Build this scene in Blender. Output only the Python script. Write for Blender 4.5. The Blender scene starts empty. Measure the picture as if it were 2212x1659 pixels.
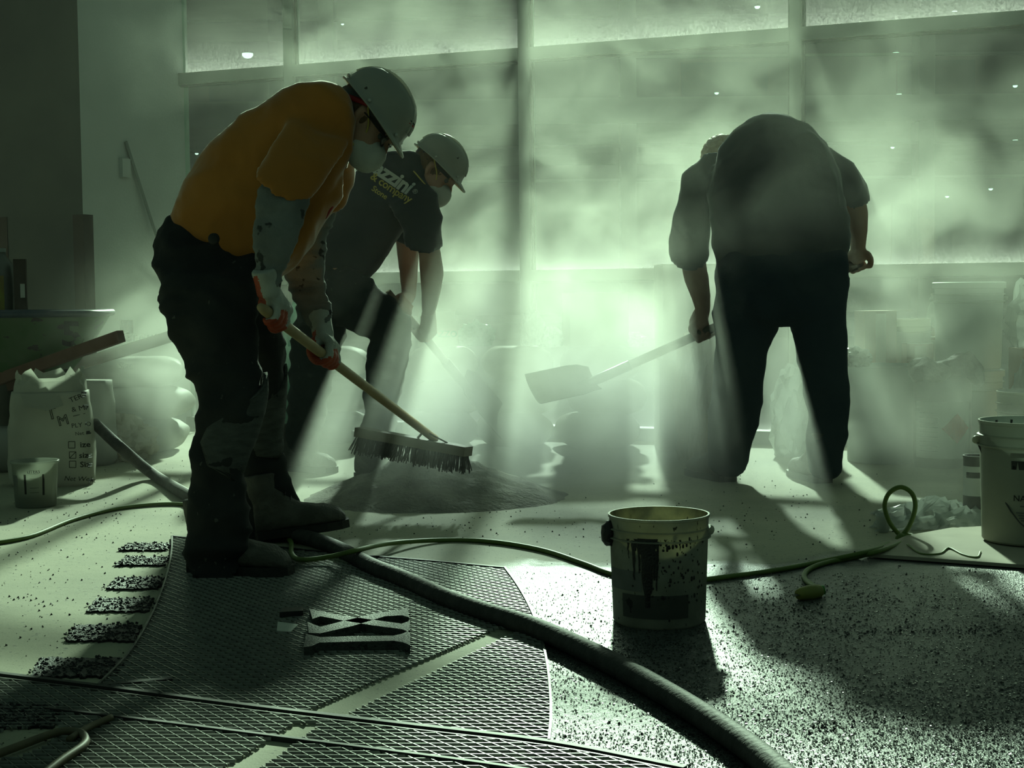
import bpy, bmesh, math, random
from mathutils import Vector, Matrix, noise as mnoise
from mathutils.bvhtree import BVHTree

# ------------------------------------------------------------------ camera, world, sun, exposure
S = bpy.context.scene
C = S.collection
V = Vector
R = math.radians
W_PX, H_PX, F_PX = 2212.0, 1659.0, 3300.0
CAM_H = 0.80
PITCH = math.atan(199.5 / F_PX)
ROLL = 0.0105
_fwd = V((0, math.cos(PITCH), -math.sin(PITCH)))
_u0 = V((0, math.sin(PITCH), math.cos(PITCH)))
_r0 = V((1, 0, 0))
_cr = _r0 * math.cos(ROLL) - _u0 * math.sin(ROLL)
_cu = _r0 * math.sin(ROLL) + _u0 * math.cos(ROLL)
cam_data = bpy.data.cameras.new('camera')
cam_data.sensor_fit = 'HORIZONTAL'
cam_data.sensor_width = 36.0
cam_data.lens = 36.0 * F_PX / W_PX
cam_data.clip_end = 300
cam = bpy.data.objects.new('camera', cam_data)
C.objects.link(cam)
cam.matrix_world = Matrix(((_cr.x, _cu.x, -_fwd.x, 0), (_cr.y, _cu.y, -_fwd.y, 0), (_cr.z, _cu.z, -_fwd.z, CAM_H), (0, 0, 0, 1)))
S.camera = cam

world = bpy.data.worlds.new('world')
S.world = world
world.use_nodes = True
bg = world.node_tree.nodes['Background']
bg.inputs[0].default_value = (0.50, 0.92, 0.68, 1)
bg.inputs[1].default_value = 0.068

SUN_AZ, SUN_EL = R(4.2), R(21.8)
sun_data = bpy.data.lights.new('sun', 'SUN')
sun_data.energy = 6.6
sun_data.color = (0.88, 1.0, 0.80)
sun_data.angle = R(2.0)
sun = bpy.data.objects.new('sun', sun_data)
C.objects.link(sun)
sun.location = (2, 25, 12)
_sd = V((-math.sin(SUN_AZ) * math.cos(SUN_EL), -math.cos(SUN_AZ) * math.cos(SUN_EL), -math.sin(SUN_EL)))
sun.rotation_euler = _sd.to_track_quat('-Z', 'Y').to_euler()

S.view_settings.view_transform = 'Standard'
S.view_settings.look = 'None'
S.view_settings.exposure = 0.22
S.view_settings.gamma = 1.0
S.view_settings.use_curve_mapping = False
S.cycles.use_denoising = True
S.cycles.max_bounces = 5
S.cycles.diffuse_bounces = 1
S.cycles.use_adaptive_sampling = True
S.cycles.adaptive_threshold = 0.08
S.cycles.glossy_bounces = 2
S.cycles.transmission_bounces = 4
S.cycles.volume_bounces = 0
S.cycles.transparent_max_bounces = 12
S.cycles.sample_clamp_indirect = 3.0
S.cycles.caustics_reflective = False
S.cycles.caustics_refractive = False
S.cycles.volume_max_steps = 64
S.cycles.volume_step_rate = 2.4

# ------------------------------------------------------------------ pixel <-> place helpers (2212 x 1659 frame)
def ray(x, y):
    return _fwd * F_PX + _cr * (x - W_PX / 2) - _cu * (y - H_PX / 2)
def P(x, y, Y):
    d = ray(x, y)
    return V((0, 0, CAM_H)) + d * (Y / d.y)
def G(x, y, z=0.0):
    d = ray(x, y)
    return V((0, 0, CAM_H)) + d * ((z - CAM_H) / d.z)
def mpp(Y):
    return Y / F_PX

# ------------------------------------------------------------------ materials
MATS = {}
def mat(name, col, rough=0.6, metal=0.0, col2=None, scale=8.0, detail=4.0, bump=0.0, bscale=None, spec=0.5, lo=0.35, hi=0.65,
        trans=0.0, alpha=1.0, stretch=None, rough2=None, sheen=0.0, spots=None, thin=0.0):
    m = bpy.data.materials.new(name)
    m.use_nodes = True
    nt = m.node_tree
    b = nt.nodes['Principled BSDF']
    b.inputs['Roughness'].default_value = rough
    b.inputs['Metallic'].default_value = metal
    b.inputs['Specular IOR Level'].default_value = spec
    b.inputs['Base Color'].default_value = (*col, 1)
    b.inputs['Transmission Weight'].default_value = trans
    b.inputs['Alpha'].default_value = alpha
    if sheen:
        b.inputs['Sheen Weight'].default_value = sheen
        b.inputs['Sheen Roughness'].default_value = 0.35
    tc = nt.nodes.new('ShaderNodeTexCoord')
    src = tc.outputs['Object']
    if stretch:
        mp = nt.nodes.new('ShaderNodeMapping')
        mp.inputs['Scale'].default_value = stretch
        nt.links.new(src, mp.inputs[0]); src = mp.outputs[0]
    if col2 is None:
        col2 = tuple(min(1, c * 0.82) for c in col)
    n = nt.nodes.new('ShaderNodeTexNoise')
    n.inputs['Scale'].default_value = scale
    n.inputs['Detail'].default_value = detail
    nt.links.new(src, n.inputs['Vector'])
    cr = nt.nodes.new('ShaderNodeValToRGB')
    cr.color_ramp.elements[0].position = lo; cr.color_ramp.elements[0].color = (*col, 1)
    cr.color_ramp.elements[1].position = hi; cr.color_ramp.elements[1].color = (*col2, 1)
    nt.links.new(n.outputs['Fac'], cr.inputs[0])
    out = cr.outputs[0]
    if spots:   # (colour, scale, threshold, zstretch)
        scol, ssc, sth, sst = spots
        mp2 = nt.nodes.new('ShaderNodeMapping'); mp2.inputs['Scale'].default_value = sst
        nt.links.new(tc.outputs['Object'], mp2.inputs[0])
        n3 = nt.nodes.new('ShaderNodeTexNoise'); n3.inputs['Scale'].default_value = ssc; n3.inputs['Detail'].default_value = 2.5
        nt.links.new(mp2.outputs[0], n3.inputs['Vector'])
        r3 = nt.nodes.new('ShaderNodeValToRGB')
        r3.color_ramp.elements[0].position = sth; r3.color_ramp.elements[0].color = (0, 0, 0, 1)
        r3.color_ramp.elements[1].position = sth + 0.03; r3.color_ramp.elements[1].color = (1, 1, 1, 1)
        nt.links.new(n3.outputs['Fac'], r3.inputs[0])
        mx = nt.nodes.new('ShaderNodeMix'); mx.data_type = 'RGBA'
        nt.links.new(r3.outputs[0], mx.inputs[0]); nt.links.new(out, mx.inputs[6]); mx.inputs[7].default_value = (*scol, 1)
        out = mx.outputs[2]
    nt.links.new(out, b.inputs['Base Color'])
    if bump:
        n2 = nt.nodes.new('ShaderNodeTexNoise')
        n2.inputs['Scale'].default_value = bscale or scale * 6
        n2.inputs['Detail'].default_value = 3
        nt.links.new(src, n2.inputs['Vector'])
        bp = nt.nodes.new('ShaderNodeBump')
        bp.inputs['Strength'].default_value = bump
        bp.inputs['Distance'].default_value = 0.01
        nt.links.new(n2.outputs['Fac'], bp.inputs['Height'])
        nt.links.new(bp.outputs[0], b.inputs['Normal'])
    if thin:      # thin plastic that lets some light through
        tl = nt.nodes.new('ShaderNodeBsdfTranslucent'); mx3 = nt.nodes.new('ShaderNodeMixShader'); mx3.inputs[0].default_value = thin
        nt.links.new(out, tl.inputs[0]); nt.links.new(b.outputs[0], mx3.inputs[1]); nt.links.new(tl.outputs[0], mx3.inputs[2])
        nt.links.new(mx3.outputs[0], nt.nodes['Material Output'].inputs[0])
    MATS[name] = m
    return m

def translucent_mat(name, col, amount=0.5, rough=0.4, scale=6.0, col2=None, through=0.0, gloss=0.08):
    """Thin sheet (paper, polythene): diffuse + light coming through + a little gloss, some of it see-through."""
    m = bpy.data.materials.new(name); m.use_nodes = True
    nt = m.node_tree; nt.nodes.clear()
    o = nt.nodes.new('ShaderNodeOutputMaterial')
    d = nt.nodes.new('ShaderNodeBsdfDiffuse'); t = nt.nodes.new('ShaderNodeBsdfTranslucent'); g = nt.nodes.new('ShaderNodeBsdfGlossy')
    tc = nt.nodes.new('ShaderNodeTexCoord'); n = nt.nodes.new('ShaderNodeTexNoise'); n.inputs['Scale'].default_value = scale
    nt.links.new(tc.outputs['Object'], n.inputs['Vector'])
    cr = nt.nodes.new('ShaderNodeValToRGB'); cr.color_ramp.elements[0].color = (*col, 1); cr.color_ramp.elements[1].color = (*(col2 or tuple(c * .8 for c in col)), 1)
    cr.color_ramp.elements[0].position = .35; cr.color_ramp.elements[1].position = .65
    nt.links.new(n.outputs['Fac'], cr.inputs[0])
    for s in (d, t): nt.links.new(cr.outputs[0], s.inputs['Color'])
    g.inputs['Roughness'].default_value = rough
    m1 = nt.nodes.new('ShaderNodeMixShader'); m1.inputs[0].default_value = amount
    nt.links.new(d.outputs[0], m1.inputs[1]); nt.links.new(t.outputs[0], m1.inputs[2])
    m2 = nt.nodes.new('ShaderNodeMixShader'); m2.inputs[0].default_value = gloss
    nt.links.new(m1.outputs[0], m2.inputs[1]); nt.links.new(g.outputs[0], m2.inputs[2])
    last = m2
    if through:
        tr = nt.nodes.new('ShaderNodeBsdfTransparent'); m3 = nt.nodes.new('ShaderNodeMixShader'); m3.inputs[0].default_value = through
        nt.links.new(m2.outputs[0], m3.inputs[1]); nt.links.new(tr.outputs[0], m3.inputs[2]); last = m3
    nt.links.new(last.outputs[0], o.inputs[0])
    MATS[name] = m
    return m

# ------------------------------------------------------------------ mesh builder
class MB:
    def __init__(s): s.v = []; s.f = []; s.mi = []
    def add(s, vs, fs, mi=0):
        o = len(s.v); s.v += [tuple(p) for p in vs]
        for f in fs: s.f.append(tuple(i + o for i in f)); s.mi.append(mi)
    def box(s, c, d, M=None, mi=0):
        hx, hy, hz = d[0] / 2, d[1] / 2, d[2] / 2
        vs = [V((x, y, z)) for z in (-hz, hz) for y in (-hy, hy) for x in (-hx, hx)]
        if M is not None: vs = [M @ p for p in vs]
        vs = [p + V(c) for p in vs]
        s.add(vs, [(0, 2, 3, 1), (4, 5, 7, 6), (0, 1, 5, 4), (2, 6, 7, 3), (0, 4, 6, 2), (1, 3, 7, 5)], mi)
    def bar(s, a, b, w, h, up=V((0, 0, 1)), mi=0):
        a, b = V(a), V(b); t = (b - a).normalized(); sd = t.cross(up).normalized(); u = sd.cross(t)
        vs = [p + sd * (w / 2 * i) + u * (h / 2 * j) for p in (a, b) for i, j in ((-1, -1), (1, -1), (1, 1), (-1, 1))]
        s.add(vs, [(3, 2, 1, 0), (4, 5, 6, 7), (0, 1, 5, 4), (1, 2, 6, 5), (2, 3, 7, 6), (3, 0, 4, 7)], mi)
    def rings(s, rings, cap0=True, cap1=True, mi=0):
        n = len(rings[0]); vs = [p for r in rings for p in r]; fs = []
        for i in range(len(rings) - 1):
            for j in range(n):
                k = (j + 1) % n
                fs.append((i * n + j, i * n + k, (i + 1) * n + k, (i + 1) * n + j))
        if cap0: fs.append(tuple(reversed(range(n))))
        if cap1: fs.append(tuple((len(rings) - 1) * n + j for j in range(n)))
        s.add(vs, fs, mi)
    def lathe(s, prof, n=32, c=(0, 0, 0), cap0=True, cap1=True, M=None, mi=0):
        rg = []
        for r, z in prof:
            ring = []
            for j in range(n):
                a = 2 * math.pi * j / n
                p = V((r * math.cos(a), r * math.sin(a), z))
                ring.append((M @ p if M is not None else p) + V(c))
            rg.append(ring)
        s.rings(rg, cap0, cap1, mi)
    def tube(s, pts, rad, n=10, caps=True, mi=0):
        pts = [V(p) for p in pts]
        rr = rad if isinstance(rad, (list, tuple)) else [rad] * len(pts)
        T = [(pts[min(i + 1, len(pts) - 1)] - pts[max(i - 1, 0)]).normalized() for i in range(len(pts))]
        u = V((0, 0, 1)) if abs(T[0].z) < .9 else V((1, 0, 0))
        nrm = (u - T[0] * u.dot(T[0])).normalized(); rg = []
        for i, p in enumerate(pts):
            nrm = (nrm - T[i] * nrm.dot(T[i])).normalized(); b = T[i].cross(nrm)
            rg.append([p + (nrm * math.cos(2 * math.pi * j / n) + b * math.sin(2 * math.pi * j / n)) * rr[i] for j in range(n)])
        s.rings(rg, caps, caps, mi)
    def ball(s, c, r, M=None, nu=16, nv=10, mi=0):
        c = V(c); rx, ry, rz = (r, r, r) if not isinstance(r, (tuple, list)) else r
        rg = []
        for i in range(1, nv):
            th = math.pi * i / nv; ring = []
            for j in range(nu):
                a = 2 * math.pi * j / nu
                p = V((rx * math.sin(th) * math.cos(a), ry * math.sin(th) * math.sin(a), -rz * math.cos(th)))
                ring.append((M @ p if M is not None else p) + c)
            rg.append(ring)
        s.rings(rg, True, True, mi)
    def limb(s, secs, n=20, mi=0, ext=True):
        """secs: (x, y, Y, half width in px, half thickness in m): rings across the path given in the photo's frame."""
        pts = [P(a[0], a[1], a[2]) for a in secs]; rg = []
        for i, a in enumerate(secs):
            t = (pts[min(i + 1, len(pts) - 1)] - pts[max(i - 1, 0)]).normalized()
            yb = V((0, 1, 0)); b = (yb - t * yb.y).normalized(); nn = t.cross(b).normalized()
            if nn.dot(V((1, 0, -.3))) < 0: nn = -nn
            hw = a[3] * mpp(a[2]); th = a[4] if len(a) > 4 and a[4] else hw
            rg.append([pts[i] + nn * (hw * math.cos(2 * math.pi * j / n)) + b * (th * math.sin(2 * math.pi * j / n)) for j in range(n)])
        if ext:     # rounded ends
            for end in (0, 1):
                k, k2 = (0, 1) if end == 0 else (-1, -2)
                t = (pts[k] - pts[k2]).normalized(); hw = secs[k][3] * mpp(secs[k][2])
                new = [pts[k] + (p - pts[k]) * .6 + t * hw * .3 for p in rg[k]]
                if end == 0: rg.insert(0, new)
                else: rg.append(new)
        s.rings(rg, mi=mi)
    def prism(s, poly, z0, z1, mi=0):
        n = len(poly)
        vs = [V((p[0], p[1], z0)) for p in poly] + [V((p[0], p[1], z1)) for p in poly]
        s.add(vs, [tuple(reversed(range(n))), tuple(range(n, 2 * n))] + [(i, (i + 1) % n, n + (i + 1) % n, n + i) for i in range(n)], mi)
    def mesh(s, name):
        m = bpy.data.meshes.new(name); m.from_pydata(s.v, [], s.f); m.update()
        bm = bmesh.new(); bm.from_mesh(m); bmesh.ops.recalc_face_normals(bm, faces=bm.faces); bm.to_mesh(m); bm.free()
        if any(s.mi): m.polygons.foreach_set('material_index', s.mi)
        return m

def smooth(m, on=True):
    m.polygons.foreach_set('use_smooth', [on] * len(m.polygons)); m.update(); return m

def autosmooth(m, ang=40):
    smooth(m, True)
    try: m.set_sharp_from_angle(angle=R(ang))
    except Exception: pass
    return m

def tag(o, label=None, cat=None, group=None, kind=None):
    if label: o['label'] = label
    if cat: o['category'] = cat
    if group: o['group'] = group
    if kind: o['kind'] = kind
    return o

def link(name, m, mats, parent=None, world=False):
    if isinstance(m, MB): m = m.mesh(name)
    o = bpy.data.objects.new(name, m); C.objects.link(o)
    if mats is not None:
        for k in (mats if isinstance(mats, (list, tuple)) else [mats]):
            if len(m.materials) < (len(mats) if isinstance(mats, (list, tuple)) else 1):
                m.materials.append(MATS[k] if isinstance(k, str) else k)
    if parent:
        o.parent = parent
        if world: o.matrix_parent_inverse = wm(parent).inverted()
    return o

def wm(o):
    m = o.matrix_basis.copy()
    if o.parent: m = wm(o.parent) @ o.matrix_parent_inverse @ m
    return m

def root(name, loc=(0, 0, 0), rz=0.0, label=None, cat=None, group=None):
    o = bpy.data.objects.new(name, None); C.objects.link(o); o.empty_display_size = .1
    o.location = loc; o.rotation_euler = (0, 0, rz)
    return tag(o, label, cat, group)

def copy_tree(o, parent=None):
    c = o.copy(); C.objects.link(c); c.parent = parent
    for ch in list(o.children): copy_tree(ch, c)
    return c

def remesh(mb, voxel=0.012, it=6, fac=0.5, name='m'):
    me = mb.mesh('tmp') if isinstance(mb, MB) else mb
    o = bpy.data.objects.new('tmp', me); C.objects.link(o)
    r = o.modifiers.new('r', 'REMESH'); r.mode = 'VOXEL'; r.voxel_size = voxel
    if it:
        sm = o.modifiers.new('s', 'SMOOTH'); sm.iterations = it; sm.factor = fac
    dg = bpy.context.evaluated_depsgraph_get(); dg.update()
    out = bpy.data.meshes.new_from_object(o.evaluated_get(dg)); out.name = name
    bpy.data.objects.remove(o); bpy.data.meshes.remove(me)
    out.materials.clear()
    return smooth(out)

def wrinkle(m, amp=0.006, scale=14.0, stretch=(1, 1, 1), seed=0.0, ridged=True, keep=None):
    """Cloth folds: push the surface along its normals."""
    nn = [v.normal.copy() for v in m.vertices]
    for v, n in zip(m.vertices, nn):
        q = V((v.co.x * stretch[0], v.co.y * stretch[1], v.co.z * stretch[2])) * scale + V((seed, seed * 1.7, seed * .3))
        w = mnoise.noise(q)
        if ridged: w = 0.55 - abs(w) * 1.9
        w += 0.45 * (.4 - abs(mnoise.noise(q * 2.1)) * 1.4) if ridged else .35 * mnoise.noise(q * 2.3)
        k = keep(v.co) if keep else 1.0
        v.co += n * (w * amp * k)
    m.update(); return m

_TXT = {}
def text_mesh(body, size=0.1, bold=0.0, shear=0.0, space=1.0, res=2, extrude=0.0, align='LEFT', outline=0.0):
    cu = bpy.data.curves.new('t', 'FONT'); cu.body = body; cu.size = size; cu.offset = bold; cu.shear = shear
    cu.space_character = space; cu.resolution_u = res; cu.extrude = extrude; cu.align_x = align; cu.align_y = 'CENTER'
    if outline: cu.fill_mode = 'NONE'; cu.bevel_depth = outline; cu.bevel_resolution = 0
    o = bpy.data.objects.new('t', cu); C.objects.link(o)
    dg = bpy.context.evaluated_depsgraph_get(); dg.update()
    m = bpy.data.meshes.new_from_object(o.evaluated_get(dg)); m.materials.clear()
    bpy.data.objects.remove(o); bpy.data.curves.remove(cu)
    return m

def text_on(name, body, size, M, mt, parent, surf=None, off=0.002, **kw):
    """Flat print laid on a surface: M places the text plane, surf (BVH, world space) pulls it on."""
    m = text_mesh(body, size, **kw)
    bm = bmesh.new(); bm.from_mesh(m)
    if surf is not None:
        bmesh.ops.triangulate(bm, faces=bm.faces)
        for _ in range(2):
            es = [e for e in bm.edges if e.calc_length() > size * .18]
            if es: bmesh.ops.subdivide_edges(bm, edges=es, cuts=1)
            bmesh.ops.triangulate(bm, faces=bm.faces)
    nrm = (M.to_3x3() @ V((0, 0, 1))).normalized()
    for v in bm.verts:
        p = M @ v.co
        if surf is not None:
            h = surf.ray_cast(p + nrm * .6, -nrm)
            if h[0] is not None: p = h[0] + nrm * off
        v.co = p
    bm.to_mesh(m); bm.free()
    return link(name, m, mt, parent, world=True)

def bvh(m, M=None):
    vs = [(M @ v.co if M else v.co) for v in m.vertices]
    return BVHTree.FromPolygons(vs, [tuple(p.vertices) for p in m.polygons])

def catmull(pts, n=8):
    pts = [V(p) for p in pts]; out = []
    q = [pts[0] * 2 - pts[1]] + pts + [pts[-1] * 2 - pts[-2]]
    for i in range(1, len(q) - 2):
        for k in range(n):
            t = k / n; a, b, c, d = q[i - 1], q[i], q[i + 1], q[i + 2]
            out.append(.5 * ((2 * b) + (c - a) * t + (2 * a - 5 * b + 4 * c - d) * t * t + (3 * b - a - 3 * c + d) * t ** 3))
    out.append(pts[-1]); return out
# ------------------------------------------------------------------ materials of the place
random.seed(7)
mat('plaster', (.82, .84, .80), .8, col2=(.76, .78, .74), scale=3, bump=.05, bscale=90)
mat('plaster_shaded', (.17, .17, .16), .85, col2=(.145, .145, .14), scale=3, bump=.05, bscale=90)  # darker copy of the plaster, with the shade put into its colour
mat('corner_guard', (.11, .085, .07), .45, col2=(.09, .07, .06), scale=6)
mat('frame_alu', (.42, .43, .40), .38, metal=.35, col2=(.36, .37, .34), scale=4)
mat('dark_steel', (.040, .040, .038), .62, metal=.3, col2=(.03, .03, .03), scale=30)
mat('divider_metal', (.15, .15, .14), .5, metal=.5, col2=(.10, .10, .095), scale=20)
mat('lath_metal', (.33, .34, .31), .40, metal=.75, col2=(.24, .24, .23), scale=40)
mat('black_grit', (.010, .011, .012), .5, col2=(.022, .022, .024), scale=160, bump=.6, bscale=260, spec=.4)
mat('asphalt', (.05, .05, .05), .9, scale=2)
mat('ext_concrete', (.085, .09, .09), .9, col2=(.065, .07, .07), scale=1.5)
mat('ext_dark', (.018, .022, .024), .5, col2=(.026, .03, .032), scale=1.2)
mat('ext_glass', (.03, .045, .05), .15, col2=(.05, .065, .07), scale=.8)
def emissive(name, col, st):
    m = bpy.data.materials.new(name); m.use_nodes = True; b = m.node_tree.nodes['Principled BSDF']
    b.inputs['Emission Color'].default_value = (*col, 1); b.inputs['Emission Strength'].default_value = st
    b.inputs['Base Color'].default_value = (*col, 1); MATS[name] = m; return m
emissive('lamp_glow', (.75, 1, .85), 1.3)

def floor_material():
    m = bpy.data.materials.new('concrete_floor'); m.use_nodes = True
    nt = m.node_tree; b = nt.nodes['Principled BSDF']; N = nt.nodes.new; L = nt.links.new
    tc = N('ShaderNodeTexCoord'); sx = N('ShaderNodeSeparateXYZ'); L(tc.outputs['Object'], sx.inputs[0])
    def noise(sc, det=4, rough=.5):
        n = N('ShaderNodeTexNoise'); n.inputs['Scale'].default_value = sc; n.inputs['Detail'].default_value = det
        n.inputs['Roughness'].default_value = rough; L(tc.outputs['Object'], n.inputs['Vector']); return n.outputs['Fac']
    def math_(op, a, bb, clamp=False):
        n = N('ShaderNodeMath'); n.operation = op; n.use_clamp = clamp
        for i, q in enumerate((a, bb)):
            if isinstance(q, (int, float)): n.inputs[i].default_value = q
            else: L(q, n.inputs[i])
        return n.outputs[0]
    def ramp(f, a, bb, ca, cb):
        r = N('ShaderNodeValToRGB'); e = r.color_ramp.elements
        e[0].position = a; e[1].position = bb; e[0].color = (*ca, 1); e[1].color = (*cb, 1); L(f, r.inputs[0]); return r.outputs[0]
    def mix(f, a, bb):
        x = N('ShaderNodeMix'); x.data_type = 'RGBA'; L(f, x.inputs[0])
        for i, q in ((6, a), (7, bb)):
            if isinstance(q, tuple): x.inputs[i].default_value = (*q, 1)
            else: L(q, x.inputs[i])
        return x.outputs[2]
    big = noise(1.6, 6, .6)
    dry = ramp(big, .35, .65, (.46, .45, .33), (.34, .335, .25))
    specks = ramp(noise(70, 2), .30, .36, (0, 0, 0), (1, 1, 1))
    dry = mix(specks, (.20, .20, .17), dry)
    # freshly poured, still damp grey topping in front of the metal arc (its edge wanders)
    edge = math_('MULTIPLY', math_('SUBTRACT', big, .5), .9)
    dy = math_('MULTIPLY', math_('SUBTRACT', 4.50, math_('ADD', sx.outputs['Y'], edge)), 9.0, True)
    dx = math_('MULTIPLY', math_('ADD', math_('ADD', sx.outputs['X'], .08), math_('MULTIPLY', edge, .3)), 9.0, True)
    damp = math_('MULTIPLY', dy, dx, True)
    wetc = ramp(noise(26, 5, .7), .38, .62, (.075, .082, .082), (.035, .039, .039))
    gr = ramp(noise(180, 2), .35, .6, (.02, .02, .02), (.22, .23, .22))
    wetc = mix(math_('MULTIPLY', noise(9, 3), .7), wetc, gr)
    L(mix(damp, dry, wetc), b.inputs['Base Color'])
    ro = math_('ADD', math_('MULTIPLY', damp, -.42), .82)
    L(ro, b.inputs['Roughness'])
    L(math_('ADD', math_('MULTIPLY', damp, .05), .45), b.inputs['Specular IOR Level'])
    hgt = math_('ADD', math_('MULTIPLY', noise(210, 2), 1.0), math_('MULTIPLY', noise(30, 3), 1.5))
    bp = N('ShaderNodeBump'); bp.inputs['Distance'].default_value = .004
    L(math_('ADD', math_('MULTIPLY', damp, .76), .16), bp.inputs['Strength']); L(hgt, bp.inputs['Height']); L(bp.outputs[0], b.inputs['Normal'])
    MATS['floor'] = m
floor_material()

def glass_material():
    m = bpy.data.materials.new('dusty_tinted_glass'); m.use_nodes = True
    nt = m.node_tree; nt.nodes.clear(); N = nt.nodes.new; L = nt.links.new
    o = N('ShaderNodeOutputMaterial'); t = N('ShaderNodeBsdfTransparent'); t.inputs[0].default_value = (.74, .93, .80, 1)
    g = N('ShaderNodeBsdfGlossy'); g.inputs['Roughness'].default_value = .04; g.inputs['Color'].default_value = (.8, .9, .85, 1)
    d = N('ShaderNodeBsdfTranslucent'); d.inputs[0].default_value = (.75, .85, .78, 1)
    tc = N('ShaderNodeTexCoord'); sx = N('ShaderNodeSeparateXYZ'); L(tc.outputs['Generated'], sx.inputs[0])
    n = N('ShaderNodeTexNoise'); n.inputs['Scale'].default_value = 2.2; n.inputs['Detail'].default_value = 6; L(tc.outputs['Object'], n.inputs['Vector'])
    n2 = N('ShaderNodeTexNoise'); n2.inputs['Scale'].default_value = 90; n2.inputs['Detail'].default_value = 2; L(tc.outputs['Object'], n2.inputs['Vector'])
    def math_(op, a, bb, clamp=False):
        q = N('ShaderNodeMath'); q.operation = op; q.use_clamp = clamp
        for i, z in enumerate((a, bb)):
            if isinstance(z, (int, float)): q.inputs[i].default_value = z
            else: L(z, q.inputs[i])
        return q.outputs[0]
    low = math_('POWER', math_('SUBTRACT', 1.0, sx.outputs['Z'], True), 22.0)      # grime settled along the foot of each pane
    dirt = math_('ADD', math_('MULTIPLY', n.outputs['Fac'], .014), math_('MULTIPLY', low, math_('MULTIPLY', n2.outputs['Fac'], .45)), True)
    m1 = N('ShaderNodeMixShader'); m1.inputs[0].default_value = .07; L(t.outputs[0], m1.inputs[1]); L(g.outputs[0], m1.inputs[2])
    m2 = N('ShaderNodeMixShader'); L(dirt, m2.inputs[0]); L(m1.outputs[0], m2.inputs[1]); L(d.outputs[0], m2.inputs[2])
    L(m2.outputs[0], o.inputs[0]); MATS['glass'] = m
glass_material()

# ------------------------------------------------------------------ floor
W0 = V((-1.935, 9.18, 0)); WE = V((.9274, -.3742, 0)); WN = V((-.3742, -.9274, 0))
def Wp(s, t, z): return W0 + WE * s + WN * t + V((0, 0, z))
mb = MB(); mb.add([(-9, 0.3, 0), (9, 0.3, 0), Wp(11.79, -.06, 0), Wp(-7.62, -.06, 0)], [(0, 1, 2, 3)])
floor = tag(link('floor', mb, 'floor'), 'pale concrete floor strewn with black chips, damp and grey beside the metal arc', 'floor', kind='structure')

# ------------------------------------------------------------------ window wall (turned 22 degrees) and the pier
WM = Matrix(((WE.x, -WN.x, 0), (WE.y, -WN.y, 0), (0, 0, 1)))      # local x along the wall, y outwards
def wbox(mb, s0, s1, t0, t1, z0, z1):
    mb.box(Wp((s0 + s1) / 2, (t0 + t1) / 2, (z0 + z1) / 2), (s1 - s0, t1 - t0, z1 - z0), WM.to_3x3())
win = root('window_1', Wp(2.2, 0, 0), 0, 'tall window wall of dusty greenish panes in a grey metal frame', 'window'); win['kind'] = 'structure'
MUL = [-5.10, -3.64, -2.18, -.72, .742, 2.19, 3.66, 5.12, 6.58, 8.04, 9.5]
TOP = 4.5
for s in MUL:
    mb = MB(); wbox(mb, s - .03, s + .03, -.045, .05, 0, TOP); link('mullion', mb, 'frame_alu', win, True)
for z0, z1, nm in ((0, .07, 'bottom_rail'), (.855, .9156, 'sill_rail'), (2.045, 2.11, 'transom_rail'), (TOP - .08, TOP, 'head_rail')):
    for a, b in zip(MUL[:-1], MUL[1:]):
        if a < -.8 and b < -.6 or a >= -.73:
            a2 = 0 if a == -.72 else a + .03
            mb = MB(); wbox(mb, a2, b - .03, -.05, .055, z0, z1); link(nm, mb, 'dark_steel' if nm == 'bottom_rail' else 'frame_alu', win, True)
for z0, z1 in ((.07, .855), (.9156, 2.045), (2.11, TOP - .08)):
    for a, b in zip(MUL[:-1], MUL[1:]):
        a2 = a + .03
        mb = MB(); mb.add([Wp(a2, 0, z0), Wp(b - .03, 0, z0), Wp(b - .03, 0, z1), Wp(a2, 0, z1)], [(0, 1, 2, 3)])
        link('pane', mb, 'glass', win, True)
        # thin rubber gasket lines round each pane
        if -.8 < a < 5:
            mb = MB()
            for q0, q1, y0, y1 in ((a2, a2 + .012, z0, z1), (b - .042, b - .03, z0, z1), (a2, b - .03, z1 - .012, z1)):
                wbox(mb, q0, q1, .004, .02, y0, y1)
            link('gasket', mb, 'dark_steel', win, True)

pier = root('wall_left', Wp(-.286, .49, 0), 0, 'plastered wall pier beside the window with brown corner guards', 'wall'); pier['kind'] = 'structure'
mb = MB(); wbox(mb, -.572, 0, -.05, .98, 0, TOP)
me = mb.mesh('pier_body')
link('pier_body', me, ['plaster', 'plaster_shaded'], pier, True)
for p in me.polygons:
    if p.normal.dot(WN) > .9 or p.normal.dot(WE) < -.9: p.material_index = 1  # pier faces turned from the window get the plaster with painted-in shade
for s, sg in ((0, 1), (-.572, -1)):
    mb = MB(); g = .065
    s0, s1 = (s - g, s + .004) if sg > 0 else (s - .004, s + g)
    wbox(mb, s0, s1, .98, .984, .02, 1.24)
    s0, s1 = (s, s + .004) if sg > 0 else (s - .004, s)
    wbox(mb, s0, s1, .98 - g * 1.25, .984, .02, 1.24)
    link('corner_guard', mb, 'corner_guard', pier, True)

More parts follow.
